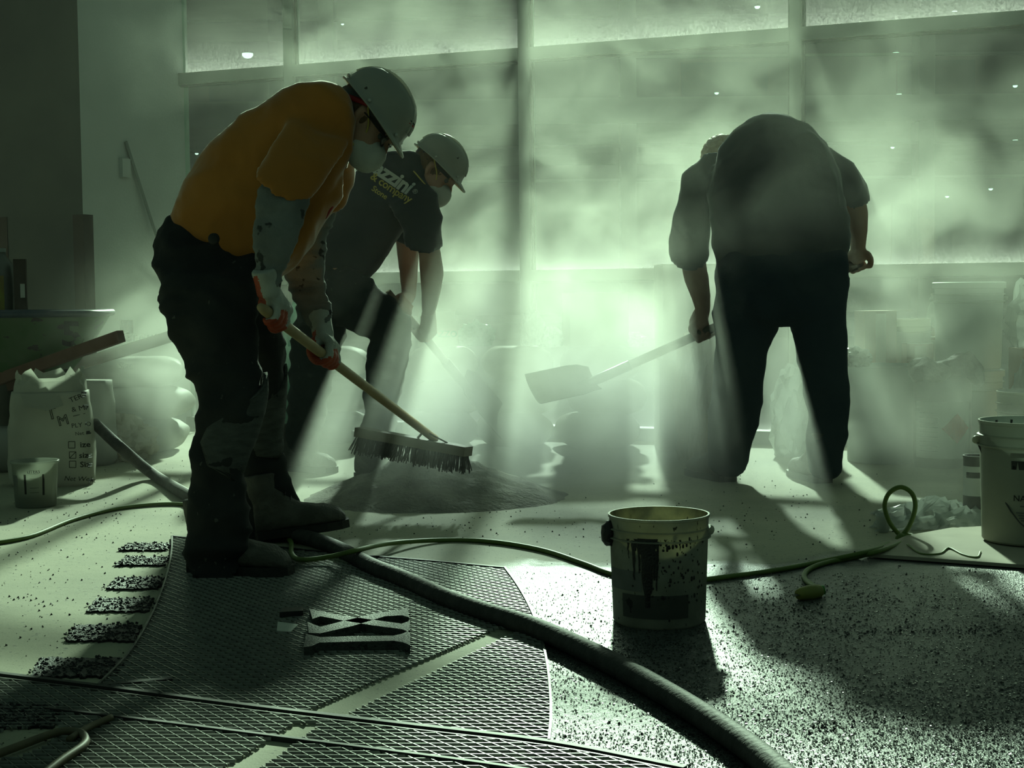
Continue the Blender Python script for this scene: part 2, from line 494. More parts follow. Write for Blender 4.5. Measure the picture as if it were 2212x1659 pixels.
# ------------------------------------------------------------------ what lies beyond the glass
mb = MB(); mb.add([Wp(-40, -.06, -.05), Wp(40, -.06, -.05), (70, 70, -.05), (-60, 70, -.05)], [(0, 1, 2, 3)])
tag(link('ground_outside', mb, 'asphalt'), 'dark paved ground outside the window', 'ground', kind='structure')
YB = 27.0
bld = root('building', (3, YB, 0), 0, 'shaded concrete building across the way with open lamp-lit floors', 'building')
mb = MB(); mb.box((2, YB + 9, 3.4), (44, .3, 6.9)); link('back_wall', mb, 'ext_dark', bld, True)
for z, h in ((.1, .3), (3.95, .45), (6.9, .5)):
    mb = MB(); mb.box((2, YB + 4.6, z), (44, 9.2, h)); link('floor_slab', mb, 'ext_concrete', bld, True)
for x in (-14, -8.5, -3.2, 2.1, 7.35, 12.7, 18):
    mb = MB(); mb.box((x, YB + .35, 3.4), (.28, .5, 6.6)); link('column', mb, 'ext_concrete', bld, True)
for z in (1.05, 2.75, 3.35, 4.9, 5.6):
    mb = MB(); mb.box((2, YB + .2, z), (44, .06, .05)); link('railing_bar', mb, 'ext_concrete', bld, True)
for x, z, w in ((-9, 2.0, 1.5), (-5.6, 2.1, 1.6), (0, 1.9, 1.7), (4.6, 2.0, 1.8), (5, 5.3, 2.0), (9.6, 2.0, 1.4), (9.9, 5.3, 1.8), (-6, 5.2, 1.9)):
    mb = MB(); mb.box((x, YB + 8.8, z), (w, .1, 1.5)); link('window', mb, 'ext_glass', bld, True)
lampspots = [(535, 128, 26), (1935, 121, 15), (1780, 300, 13), (2063, 285, 14), (1942, 209, 12), (1636, 20, 13), (2062, 30, 12), (2193, 308, 12),
             (1928, 322, 9), (1548, 205, 10), (425, 335, 8), (740, 55, 7), (2193, 190, 11), (2046, 428, 9), (2140, 412, 10)]
for i, (x, y, w) in enumerate(lampspots):
    Yl = YB + 1.0 + (i % 5) * 1.3; p = P(x, y, Yl); r = w * mpp(Yl) / 2
    t = root('dome_lamp', p + V((0, 0, r)), 0, 'small glowing dome lamp hanging in the building across the way', 'lamp', 'lamps in the building across the way')
    mb = MB(); mb.lathe([(r * .3, r * .5), (r * .9, r * .35), (r, .0), (r * .96, -r * .05)], 14); link('shade', mb, 'ext_concrete', t)
    mb = MB(); mb.lathe([(r * .93, -r * .06), (r * .9, -r * .4), (r * .6, -r * .75), (r * .2, -r * .85)], 14); link('bulb_bowl', mb, 'lamp_glow', t)
    mb = MB(); mb.box((0, 0, 0.0), (r * .12, r * .12, .1)); mb.v = [(a, b, c + r * .5 + .05) for a, b, c in mb.v]
    link('stem', mb, 'ext_dark', t)

# ------------------------------------------------------------------ metal strips set in the floor, lath sheets, black hour marks
def gp(pts): return [G(x, y) for x, y in pts]
ARC_R = [(1090, 1232), (1112, 1262), (1134, 1298), (1156, 1345), (1172, 1395), (1183, 1450), (1189, 1510), (1190, 1560), (1186, 1609)]
ARC_L = [(372, 1163), (371, 1195), (364, 1235), (350, 1280), (330, 1330), (302, 1382), (268, 1430), (210, 1489)]
TOPE = [(372, 1163), (560, 1183), (760, 1203), (930, 1217), (1090, 1232)]
RAIL_A = [(-60, 1455), (210, 1489), (520, 1530), (850, 1570), (1186, 1611), (1480, 1668)]
RAIL_B = [(100, 1538), (330, 1566), (620, 1603), (1040, 1658), (1300, 1700)]
def strip(pts, w, h, name='divider_strip', m='divider_metal'):
    g = catmull(gp(pts), 6); mb = MB(); rg = []
    for i, p in enumerate(g):
        t = (g[min(i + 1, len(g) - 1)] - g[max(0, i - 1)]).normalized(); sd = V((-t.y, t.x, 0)) * w / 2
        rg.append([p - sd, p + sd, p + sd + V((0, 0, h)), p - sd + V((0, 0, h))])
    mb.rings(rg); return link(name, mb, m, floor, True)
strip(ARC_R, .005, .011); strip(ARC_L, .005, .010); strip(TOPE, .012, .010, m='dark_steel')
strip(RAIL_A, .014, .010, m='dark_steel'); strip(RAIL_B, .010, .010, m='dark_steel')
strip([(p[0] + 4, p[1] + 9) for p in RAIL_A], .004, .008)
strip([(215, 1486), (300, 1478), (372, 1472)], .02, .008, m='dark_steel')

def inside(p, poly):
    c = False; n = len(poly); j = n - 1
    for i in range(n):
        if (poly[i].y > p.y) != (poly[j].y > p.y) and p.x < (poly[j].x - poly[i].x) * (p.y - poly[i].y) / (poly[j].y - poly[i].y) + poly[i].x: c = not c
        j = i
    return c
def clip_line(o, d, polys_in, polys_out, tmax):
    ts = []
    for poly in polys_in + polys_out:
        n = len(poly)
        for i in range(n):
            a, b = poly[i], poly[(i + 1) % n]; e = b - a
            den = d.x * e.y - d.y * e.x
            if abs(den) < 1e-12: continue
            t = ((a.x - o.x) * e.y - (a.y - o.y) * e.x) / den
            u = ((a.x - o.x) * d.y - (a.y - o.y) * d.x) / den
            if 0 <= u <= 1: ts.append(t)
    ts.sort(); out = []
    for a, b in zip(ts[:-1], ts[1:]):
        if b - a < .004: continue
        m = o + d * ((a + b) / 2)
        if any(inside(m, p) for p in polys_in) and not any(inside(m, p) for p in polys_out): out.append((a, b))
    return out
def lath(label, poly, holes, z0=.0012, h=.0062, th=.0017):
    pin = [gp(poly)]; pout = [gp(q) for q in holes]; mb = MB()
    xs = [p.x for p in pin[0]]; ys = [p.y for p in pin[0]]
    rnd = random.Random(len(label))
    def seg(a, b, dv, lean):
        sd = V((-dv.y, dv.x, 0)) * th / 2; ln = V((-dv.y, dv.x, 0)) * lean
        vs = [q + s + zz for q in (a, b) for s, zz in ((-sd, V((0, 0, z0))), (sd, V((0, 0, z0))), (sd + ln, V((0, 0, z0 + h))), (-sd + ln, V((0, 0, z0 + h))))]
        mb.add(vs, [(3, 2, 1, 0), (4, 5, 6, 7), (0, 1, 5, 4), (1, 2, 6, 5), (2, 3, 7, 6), (3, 0, 4, 7)])
    A = V((1, -.012, 0)).normalized(); sp = .0215
    y = min(ys) - .1
    while y < max(ys) + .1:
        o = V((min(xs) - .2, y, 0))
        for t0, t1 in clip_line(o, A, pin, pout, 9): seg(o + A * t0, o + A * t1, A, .0012)
        y += sp
    B = V((.0153, -.0215, 0)); B.normalize(); x = min(xs) - 3.0
    while x < max(xs) + 3.0:
        o = V((x, max(ys) + .2, 0))
        for t0, t1 in clip_line(o, B, pin, pout, 9): seg(o + B * t0, o + B * t1, B, -.001)
        x += .0275
    o = tag(link('metal_lath', mb, 'lath_metal'), label, 'metal mesh', 'diamond lath sheets on the floor'); o['kind'] = 'stuff'
    return o
GAP = [(1070, 1358), (1112, 1362), (1108, 1378), (700, 1578), (640, 1570)]
GAPR = [(1160, 1335), (1112, 1362), (1108, 1378), (700, 1578), (660, 1600), (1300, 1700), (1300, 1300)]
SHEET_A = TOPE + ARC_R[1:6] + [(1108, 1372), (690, 1572), (652, 1545), (640, 1545)] + [(520, 1529), (210, 1488)] + ARC_L[::-1][1:]
lath('diamond metal lath sheet lying under the boots inside the arc', TOPE + ARC_R[1:5] + [(1160, 1352), (1074, 1362), (655, 1545), (520, 1529), (210, 1488)] + ARC_L[::-1][1:-1], [])
lath('diamond metal lath sheet between the pale gap and the damp floor', [(1114, 1370), (1166, 1372), (1180, 1440), (1187, 1510), (1188, 1560), (1184, 1608), (850, 1569), (735, 1555)], [])
lath('diamond metal lath sheet across the two straight floor strips', [(-80, 1463), (210, 1496), (520, 1537), (850, 1578), (1186, 1619), (1480, 1675), (1500, 1780), (-120, 1780)],
     [[(560, 1618), (640, 1566), (690, 1572), (600, 1640), (420, 1760), (330, 1760)], [(-80, 1595), (118, 1568), (135, 1583), (95, 1618), (40, 1640), (-80, 1655)]])

def jag(quad, n=22, j=.004, rnd=random):
    out = []
    for i in range(4):
        a, b = quad[i], quad[(i + 1) % 4]
        for k in range(n):
            t = k / n; out.append(a.lerp(b, t) + V((rnd.uniform(-j, j), rnd.uniform(-j * 2.2, j * 2.2), 0)))
    return out
TICKS = [(258, 368, 1184, 14), (250, 366, 1215, 18), (230, 354, 1263, 24), (188, 331, 1310, 28), (142, 303, 1371, 34), (66, 262, 1446, 40), (-60, 125, 1552, 46)]
for x0, x1, yc, h in TICKS:
    q = [G(x0, yc + h / 2), G(x1 - 12, yc + h / 2), G(x1, yc - h / 2), G(x0 + 22, yc - h / 2)]
    mb = MB(); pl = jag(q); mb.prism(pl, .0, .006)
    rr = random.Random(x0)
    for _ in range(240):
        u, w = rr.random(), rr.random(); p = q[0].lerp(q[1], u).lerp(q[3].lerp(q[2], u), w); s = rr.uniform(.002, .0055)
        mb.box(p + V((rr.gauss(0, .008), rr.gauss(0, .014), .006)), (s, s * 1.3, s), Matrix.Rotation(rr.random() * 3, 3, 'Z') @ Matrix.Rotation(rr.random(), 3, 'X'))
    link('black_mark', mb, 'black_grit', floor, True)

# loose black chips scattered over the floor
rr = random.Random(3); mb = MB()
def chip(p, s):
    M3 = Matrix.Rotation(rr.random() * 6, 3, 'Z') @ Matrix.Rotation(rr.uniform(-.6, .6), 3, 'X')
    mb.add([M3 @ V(q) * s + V((p.x, p.y, s * .35)) for q in ((-.6, -.4, -.35), (.6, -.5, -.3), (.1, .6, -.35), (-.1, 0, .5))], [(0, 2, 1), (0, 1, 3), (1, 2, 3), (2, 0, 3)])
for _ in range(1500):
    x, y = rr.uniform(-40, 2250), rr.uniform(1010, 1690)
    if 380 < x < 1190 and y > 1180: continue
    chip(G(x, y), rr.choice((.002, .003, .003, .004, .006)))
for cx, cy, sx, sy, n in ((1820, 1300, 170, 30, 260), (1960, 1365, 150, 6, 190), (1650, 1320, 60, 40, 90), (1780, 1572, 16, 6, 40), (200, 1120, 120, 30, 130), (300, 1010, 80, 14, 90),
                          (1640, 1090, 90, 50, 80), (1000, 1130, 160, 20, 90), (60, 1270, 80, 60, 120)):
    for _ in range(n): chip(G(rr.gauss(cx, sx), max(960, rr.gauss(cy, sy))), rr.choice((.002, .003, .004, .006)))
tag(link('floor_chips', mb, 'black_grit'), 'loose black aggregate chips scattered over the pale floor', 'chips', kind='stuff')

# wet mineral grains glinting on the damp topping
def wet_grit():
    m = mat('wet_grain', (.10, .105, .10), .16, col2=(.05, .052, .05), scale=300, spec=.8)
    g = random.Random(77); mb = MB(); n = 0
    while n < 17000:
        x, y = g.uniform(1120, 2260), 1236 + 450 * g.random() ** .8
        p = G(x, y)
        if p.x < .012 + .03 * max(0, (4.3 - p.y)) : continue
        if x < 1100 + (y - 1240) * .35 and x < 1198: continue
        if mnoise.noise(V((p.x * 3, p.y * 3, 2))) + .35 * g.random() < -.30: continue
        n += 1; s = g.choice((.0013, .0017, .0022, .003)); a = g.random() * 6.3; tl = V((g.gauss(0, .16), g.gauss(0, .16), 1)).normalized()
        u = tl.cross(V((math.cos(a), math.sin(a), 0))).normalized(); w = tl.cross(u); c = V((p.x, p.y, .0018))
        mb.add([c + u * s, c + w * s * .8, c - u * s, c - w * s * .8, c - V((0, 0, .0024))], [(0, 1, 2, 3), (0, 3, 4), (3, 2, 4), (2, 1, 4), (1, 0, 4)])
    tag(link('wet_grit', mb, 'wet_grain'), 'wet mineral grains glinting on the damp grey floor beside the arc', 'grit', kind='stuff')
wet_grit()
# ------------------------------------------------------------------ the three workers
mat('skin', (.46, .27, .18), .5, col2=(.40, .22, .15), scale=14, bump=.08, bscale=160)
mat('hair_brown', (.10, .06, .03), .6, col2=(.16, .10, .05), scale=60, bump=.8, bscale=200, stretch=(1, 1, .3))
mat('hair_blond', (.34, .21, .09), .6, col2=(.26, .15, .06), scale=60, bump=.8, bscale=220)
mat('shirt_orange', (.50, .20, .034), .9, col2=(.42, .165, .028), scale=5, bump=.1, bscale=300, sheen=.9)
mat('shirt_navy', (.022, .027, .034), .9, col2=(.03, .035, .042), scale=6, bump=.1, bscale=300, sheen=.35)
mat('shirt_slate', (.050, .062, .068), .9, col2=(.064, .076, .080), scale=5, bump=.1, bscale=300, sheen=.7)
mat('jeans_dark', (.022, .024, .026), .9, col2=(.040, .041, .040), scale=7, bump=.2, bscale=260, lo=.42, hi=.75, spots=((.10, .10, .09), 38, .70, (1, 1, .6)))
mat('jeans_blue', (.022, .036, .052), .9, col2=(.036, .052, .066), scale=6, bump=.2, bscale=260)
mat('sleeve_grey', (.235, .245, .235), .92, col2=(.15, .155, .15), scale=9, bump=.25, bscale=220, lo=.45, hi=.72, spots=((.05, .05, .05), 22, .64, (1, 1, 1)))
mat('glove_white', (.56, .57, .52), .9, col2=(.42, .43, .39), scale=16, bump=.3, bscale=260)
mat('glove_orange', (.46, .065, .02), .55, col2=(.34, .045, .015), scale=20, bump=.3, bscale=200)
mat('hat_white', (.66, .66, .58), .25, col2=(.58, .58, .51), scale=6, spots=((.12, .11, .09), 30, .70, (1, 1, 1)), thin=.4)
mat('hat_inner', (.46, .36, .24), .6, col2=(.38, .29, .19), scale=8, thin=.4)
mat('strap_black', (.02, .02, .02), .6)
mat('bandana_grey', (.10, .115, .11), .9, col2=(.05, .055, .055), scale=18)
mat('strap_red', (.42, .02, .02), .6, col2=(.30, .015, .015), scale=20)
mat('elastic_yellow', (.60, .46, .12), .7)
mat('mask_white', (.62, .62, .56), .9, col2=(.52, .52, .47), scale=18, bump=.15, bscale=120)
mat('boot_leather', (.105, .098, .086), .8, col2=(.19, .18, .16), scale=12, bump=.4, bscale=120, lo=.4, hi=.7)
mat('boot_sole', (.02, .02, .018), .7, col2=(.035, .034, .03), scale=30, bump=.3)
mat('kneepad', (.095, .10, .094), .9, col2=(.15, .157, .148), scale=20, bump=.7, bscale=150, stretch=(1, 1, 3))
mat('print_white', (.62, .64, .60), .8)
mat('print_yellow', (.52, .42, .10), .8)
mat('wood_pale', (.50, .37, .20), .55, col2=(.42, .30, .16), scale=4, stretch=(4, 4, .5))
mat('wood_grey', (.19, .16, .12), .7, col2=(.25, .21, .16), scale=8)
mat('steel_worn', (.12, .12, .115), .5, metal=.7, col2=(.2, .2, .19), scale=10)
mat('bristle', (.045, .04, .035), .8)
mat('dry_mortar', (.30, .285, .24), .95, col2=(.20, .19, .165), scale=12, bump=.8, bscale=70)
mat('lens_clear', (.3, .32, .3), .1, trans=.9)

def frame(C0, up, face):
    up = up.normalized(); face = (face - up * face.dot(up)).normalized(); rt = face.cross(up)
    return Matrix(((rt.x, face.x, up.x, C0.x), (rt.y, face.y, up.y, C0.y), (rt.z, face.z, up.z, C0.z), (0, 0, 0, 1)))

def head_parts(mb, M):
    def B(c, r): mb.ball(M @ V(c), r, M.to_3x3(), 20, 14)
    B((0, -.012, .030), (.077, .097, .090)); B((0, .022, -.030), (.064, .068, .080)); B((0, .045, -.078), (.044, .042, .036)); B((0, .066, -.098), (.024, .022, .018))
    B((0, .085, .022), (.050, .014, .012)); B((0, .078, -.060), (.026, .016, .016)); B((-.032, .062, -.035), (.022, .020, .022)); B((.032, .062, -.035), (.022, .020, .022))
    mb.tube([M @ V((0, .086, .012)), M @ V((0, .102, -.012)), M @ V((0, .110, -.030)), M @ V((0, .094, -.040))], [.009, .011, .015, .010], 10)
    for s in (-1, 1):
        mb.tube([M @ V((s * .074, -.002, -.035)), M @ V((s * .082, -.012, -.010)), M @ V((s * .083, -.010, .014)), M @ V((s * .077, .006, .018))], [.009, .011, .013, .008], 10)
        B((s * .014, .096, -.036), (.009, .008, .008))

def eyes(M, parent):
    for s in (-1, 1):
        mb = MB(); mb.ball(M @ V((s * .031, .068, .004)), .0125, None, 12, 8); link('eye', smooth(mb.mesh('eye')), 'bandana_grey', parent, True)

def grip(mb, W, H, A, s=1, hr=.015, flip=1, k=1.0, fat=1.0):
    """A fist closed round a bar: wrist W, bar point H, bar direction A; s picks the side the knuckles lie on."""
    A = A.normalized() * flip; U = (W - H) - A * (W - H).dot(A); U.normalize(); Q = A.cross(U) * s
    Rg = hr + .0085 * k
    def ring(o, th, r): return H + A * o + (U * math.cos(th) + Q * math.sin(th)) * r
    for i, (ln, fr) in enumerate(((1.0, .0102), (1.06, .0105), (1.0, .0100), (.86, .0088))):
        o = (1.5 - i) * .0215 * k
        ths = [R(t * ln) for t in (62, 98, 138, 180, 222, 258)]
        pts = [H + A * o * .9 + U * .047 * k + Q * .020 * k, ring(o, R(45), Rg + .017 * k)] + [ring(o, t, Rg) for t in ths]
        f = fr * k * fat
        mb.tube(pts, [f * 1.05, f * 1.16, f * 1.05, f, f * .98, f * .95, f * .88, f * .7], 10)
    # palm: wrist -> knuckles, plus the heel of the hand behind the bar
    def slab(pts, ws, hs):
        rg = []
        for i, p in enumerate(pts):
            t = (pts[min(i + 1, len(pts) - 1)] - pts[max(0, i - 1)]).normalized(); a = (A - t * A.dot(t)).normalized(); b = t.cross(a)
            rg.append([p + a * ws[i] * math.cos(2 * math.pi * j / 16) + b * hs[i] * math.sin(2 * math.pi * j / 16) for j in range(16)])
        mb.rings(rg)
    W2 = W
    slab([W2, W2.lerp(H + U * .05 * k + Q * .006 * k, .55), H + U * .046 * k + Q * .008 * k, H + U * .037 * k + Q * .023 * k], [.029 * k * fat, .036 * k * fat, .043 * k * fat, .044 * k * fat], [.022 * k * fat, .021 * k * fat, .020 * k * fat, .013 * k * fat])
    slab([W2.lerp(H, .35), H + U * (Rg + .016 * k) - Q * .012 * k, H + U * (Rg * .6) - Q * (Rg + .008 * k)], [.026 * k * fat, .038 * k * fat, .030 * k * fat], [.018 * k * fat, .017 * k * fat, .010 * k * fat])
    # thumb leaves the side of the palm next to the index finger
    e = .040 * k
    pts = [W2.lerp(H, .45) + A * e * .55 - Q * .008 * k, H + A * e * 1.02 + U * .034 * k - Q * .018 * k, ring(e * 1.12, R(-72), Rg + .006 * k), ring(e * 1.02, R(-125), Rg + .003 * k), ring(e * .9, R(-170), Rg + .004 * k)]
    mb.tube(catmull(pts, 3), [x * k * fat for x in (.016, .0162, .016, .0155, .015, .0145, .0138, .0132, .0128, .0122, .0115, .0105, .008)], 10)

def arc_shell(mb, M, prof, n=40, th=.004, a0=0, a1=2 * math.pi, sx=1.0, sy=1.0, front=None):
    pass

def hard_hat(parent, M, label=None, tip=.055):
    """M: head frame (x right, y face, z up)."""
    t = M.to_3x3(); n = 40
    def ringpts(rx, ry, z, f=0.0, b=0.0, dz=0.0):
        out = []
        for j in range(n):
            a = 2 * math.pi * j / n; x = rx * math.cos(a); y = ry * math.sin(a) - .008
            w = max(0, math.sin(a)) ** 1.7
            y += f * w; z2 = z - dz * w + (b * max(0, -math.sin(a)) ** 2)
            out.append(M @ V((x, y, z2)))
        return out
    mb = MB()
    rg = [ringpts(.102, .126, .030, .0), ringpts(.109, .134, .030, tip, dz=.012), ringpts(.109, .134, .034, tip, dz=.010), ringpts(.101, .125, .040, .004)]
    for r, z in ((.99, .058), (.965, .078), (.91, .099), (.82, .118), (.68, .134), (.48, .146), (.26, .153), (.08, .155)):
        rg.append(ringpts(.099 * r, .124 * r, z))
    mb.rings(rg, cap0=False, cap1=True)
    me = remesh_none(mb, 'hard_hat'); h = link('hard_hat', me, 'hat_white', parent, True)
    if label: h['label'] = label
    mb = MB()                                                                     # inside of the shell
    rg = [ringpts(.101, .125, .0305, .0)] + [ringpts(.095 * r, .120 * r, z) for r, z in ((1, .05), (.94, .085), (.8, .115), (.5, .14), (.1, .149))]
    mb.rings(rg, cap0=False, cap1=True); link('shell_lining', smooth(mb.mesh('lining')), 'hat_inner', h, True)
    mb = MB()                                                                     # underside of the peak
    mb.rings([ringpts(.103, .127, .0285, .0), ringpts(.108, .133, .0285, tip - .002, dz=.012)], cap0=False, cap1=False)
    link('peak_underside', smooth(mb.mesh('peak')), 'hat_inner', h, True)
    for x in (-.022, 0, .022):                                                    # ridges over the crown
        pts = [M @ V((x, .122 * math.cos(R(a)) * (1 if abs(x) < .01 else .985) - .008, .050 + .107 * math.sin(R(a)))) for a in range(12, 170, 12)]
        mb = MB(); mb.tube(pts, .005, 8); link('ridge', smooth(mb.mesh('ridge')), 'hat_white', h, True)
    mb = MB()
    band = [[M @ V((rx * math.cos(2 * math.pi * j / n), ry * math.sin(2 * math.pi * j / n) - .010, z)) for j in range(n)] for rx, ry, z in ((.080, .103, .046), (.083, .106, .046), (.081, .105, .012), (.078, .102, .012))]
    mb.rings(band, False, False); mb.rings([band[3], band[0]], False, False)
    link('headband', smooth(mb.mesh('hb')), 'strap_black', h, True)
    for a in (60, 120, 240, 300, 0, 180):
        mb = MB(); p = M @ V((.1045 * math.cos(R(a)), .1305 * math.sin(R(a)) - .008, .045)); mb.ball(p, .0055, None, 10, 6); link('rivet', smooth(mb.mesh('rv')), 'mask_white', h, True)
    return h

def remesh_none(mb, name):
    return autosmooth(mb.mesh(name), 50)

def dust_mask(parent, M):
    mb = MB(); rg = []
    n = 28
    for r, y in ((1.0, .060), (1.0, .068), (.93, .088), (.80, .104), (.60, .116), (.35, .123), (.1, .125)):
        ring = []
        for j in range(n):
            a = 2 * math.pi * j / n; x = .056 * r * math.cos(a); z = -.058 + .058 * r * math.sin(a)
            yy = y - .9 * max(0, abs(x) - .02) ** 1.0 * .9 * (1 if r > .9 else .5)
            ring.append(M @ V((x, yy + .006, z)))
        rg.append(ring)
    mb.rings(rg, cap0=False)
    o = link('dust_mask', smooth(mb.mesh('mask')), 'mask_white', parent, True)
    o['label'] = 'white cup dust mask'
    for z1, z2 in ((-.035, .058), (-.075, -.06)):
        for s in (-1, 1):
            pts = [M @ V((s * .050, .048, z1)), M @ V((s * .070, .03, z1 + (z2 - z1) * .35)), M @ V((s * .087, -.01, z1 + (z2 - z1) * .7)), M @ V((s * .082, -.045, z2 * 1.0)), M @ V((s * .05, -.098 if z2 > 0 else -.062, z2))]
            mb = MB(); mb.tube(catmull(pts, 4), .0028, 6); link('elastic_band', smooth(mb.mesh('el')), 'elastic_yellow', o, True)
    mb = MB(); mb.tube([M @ V((x, .098 - abs(x) * .5, -.012 - abs(x) * .2)) for x in (-.03, -.015, 0, .015, .03)], .003, 6); link('nose_clip', mb.mesh('nc'), 'steel_worn', o, True)
    return o

def boot(parent, heel, toe, up=V((0, 0, 1)), ln=.30, w=.052, hgt=.13, mts=('boot_leather', 'boot_sole')):
    f = (toe - heel).normalized(); up = (up - f * up.dot(f)).normalized(); rt = f.cross(up)
    def p(x, y, z): return heel + rt * x + f * (y * ln) + up * z
    mb = MB(); n = 20
    secs = [(-.02, .030, .0, .085), (.02, .036, .0, .14), (.12, .038, .0, .17), (.26, .041, .0, .165), (.38, .044, .0, .125), (.52, .048, .0, .098), (.68, .051, .0, .088), (.82, .050, .0, .082), (.93, .042, .0, .066), (1.0, .025, .0, .042)]
    rg = []
    for y, hw, z0, z1 in secs:
        hw *= w / .052; zc = (z0 + .018 + z1) / 2; hz = (z1 - z0 - .018) / 2
        rg.append([p(hw * math.copysign(abs(math.cos(a)) ** .75, math.cos(a)), y, zc + hz * math.copysign(abs(math.sin(a)) ** .75, math.sin(a))) for a in [2 * math.pi * j / n for j in range(n)]])
    mb.rings(rg)
    mb.tube([p(0, .13, .10), p(0, .11, .16), p(0, .10, hgt + .08)], [.045, .050, .054], 18)       # shaft
    me = remesh(mb, .006, 3, name='boot'); wrinkle(me, .0025, 30, seed=ln * 3)
    b = link('boot', me, mts[0], parent, True)
    mb = MB(); pts = []
    for y, hw in ((-.035, .022), (.0, .038), (.12, .044), (.3, .042), (.45, .044), (.62, .054), (.8, .055), (.95, .045), (1.03, .022)):
        pts.append((y, hw * w / .052))
    out = [p(-hw, y, 0) for y, hw in pts] + [p(hw, y, 0) for y, hw in reversed(pts)]
    for z0, z1 in ((.0, .026),):
        a = [q + up * z0 for q in out]; c = [q + up * z1 for q in out]; nn = len(out)
        mb.add(a + c, [tuple(range(nn)), tuple(range(nn, 2 * nn))] + [(i, (i + 1) % nn, nn + (i + 1) % nn, nn + i) for i in range(nn)])
    link('sole', mb, mts[1], b, True)
    for k in range(4):
        mb = MB(); y = .30 + k * .055; z = .158 - k * .020
        mb.tube([p(-.026, y, z - .004), p(0, y + .01, z + .005), p(.026, y, z - .004)], .0028, 6); link('lace', mb, 'strap_black', b, True)
    return b

def person(label, mb, voxel=.0075):
    me = remesh(mb, voxel, 3, name='person')
    o = link('person', me, 'skin'); return tag(o, label, 'person')

def cloth(name, parent, mb, m, voxel=.012, it=5, amp=.006, sc=12, st=(1, 1, 1), seed=0, keep=None):
    me = remesh(mb, voxel, it, name=name); wrinkle(me, amp, sc, st, seed, keep=keep)
    return link(name, me, m, parent, True)

# ============================================================ worker in the orange T-shirt
HA, HB = P(572, 670, 4.24), P(935, 945, 5.60); HD = (HB - HA).normalized()
def on_handle(x):                       # point of the broom handle seen at pixel column x
    lo, hi = 0.0, 1.0
    for _ in range(40):
        t = (lo + hi) / 2; p = HA.lerp(HB, t) - V((0, 0, CAM_H)); px = W_PX / 2 + F_PX * p.dot(_cr) / p.dot(_fwd)
        if px < x: lo = t
        else: hi = t
    return HA.lerp(HB, lo)
h1, h2 = on_handle(592), on_handle(706)
w1n, w1f = P(578, 622, 4.27), P(696, 712, 4.70)
HM1 = frame(P(792, 262, 4.52), (_cr * .785 + _cu * .62), (_cr * .62 - _cu * .785) - V((0, 1, 0)) * .10)
mb = MB()
head_parts(mb, HM1)
mb.limb([(668, 300, 4.55, 90, .14), (705, 262, 4.53, 52, .075), (740, 252, 4.52, 45, .062), (775, 258, 4.52, 45, .06)])
mb.limb([(452, 590, 4.55, 60, .09), (480, 530, 4.55, 78, .12), (535, 440, 4.55, 100, .15), (600, 365, 4.54, 95, .16), (665, 300, 4.53, 70, .16)])
mb.limb([(690, 290, 4.42, 40), (640, 380, 4.33, 34), (602, 485, 4.29, 28), (588, 550, 4.28, 23), (578, 618, 4.27, 17)])
mb.limb([(715, 335, 4.72, 38), (690, 440, 4.84, 28), (656, 560, 4.86, 26), (674, 640, 4.79, 22), (695, 705, 4.70, 17)])
grip(mb, w1n, h1, HD, s=1, flip=1, k=.92); grip(mb, w1f, h2, HD, s=-1, flip=-1, k=.92)
mb.limb([(452, 600, 4.45, 60, .08), (470, 740, 4.38, 56), (495, 860, 4.34, 46), (466, 1000, 4.31, 40), (466, 1180, 4.30, 34), (470, 1215, 4.30, 30)])
mb.limb([(505, 600, 4.66, 55, .08), (548, 720, 4.76, 48), (563, 840, 4.84, 40), (566, 960, 4.90, 34), (580, 1100, 4.94, 32), (590, 1125, 4.94, 28)])
w1 = person('worker in an orange T-shirt, white hard hat and grey arm sleeves pushing a broom', mb)
eyes(HM1, w1)
# shirt
mb = MB()
mb.limb([(470, 552, 4.55, 112, .165), (484, 524, 4.55, 134, .185), (535, 435, 4.55, 140, .20), (600, 360, 4.54, 130, .215), (660, 302, 4.53, 108, .215), (700, 258, 4.53, 66, .15), (728, 236, 4.53, 40, .075)], n=28)
mb.limb([(700, 268, 4.42, 62, .075), (668, 318, 4.36, 70, .085), (640, 360, 4.33, 64, .08), (614, 397, 4.31, 64, .08)], ext=False)
mb.limb([(715, 300, 4.66, 55, .075), (712, 360, 4.78, 58, .08), (700, 425, 4.84, 50, .07)], ext=False)
mb.limb([(560, 560, 4.50, 40, .12), (610, 545, 4.53, 42, .13), (655, 480, 4.56, 40, .13), (700, 420, 4.58, 38, .12)])       # loose front hanging forward
sh1 = cloth('t_shirt', w1, mb, 'shirt_orange', .010, 4, .010, 7.5, (1, .6, 1), 3.1)
# trousers
mb = MB()
mb.limb([(446, 492, 4.55, 88, .17), (440, 530, 4.54, 108, .185), (444, 590, 4.53, 112, .18), (465, 640, 4.54, 100, .17)], n=26)
mb.limb([(450, 560, 4.47, 106, .125), (452, 650, 4.42, 106, .118), (470, 740, 4.39, 86, .105), (487, 810, 4.36, 76, .098), (499, 862, 4.34, 69, .09), (490, 922, 4.33, 65, .084), (466, 1000, 4.31, 56, .076), (468, 1080, 4.30, 64, .08), (469, 1140, 4.30, 72, .088), (467, 1185, 4.30, 68, .088), (466, 1212, 4.30, 66, .088)], ext=False)
mb.limb([(520, 590, 4.66, 85, .12), (545, 700, 4.75, 66, .11), (556, 780, 4.81, 58, .10), (563, 835, 4.85, 52, .09), (562, 905, 4.88, 48, .082), (560, 950, 4.90, 44, .075), (566, 1020, 4.92, 54, .08), (575, 1080, 4.94, 62, .088), (588, 1120, 4.95, 66, .09), (594, 1142, 4.95, 66, .09)], ext=False)
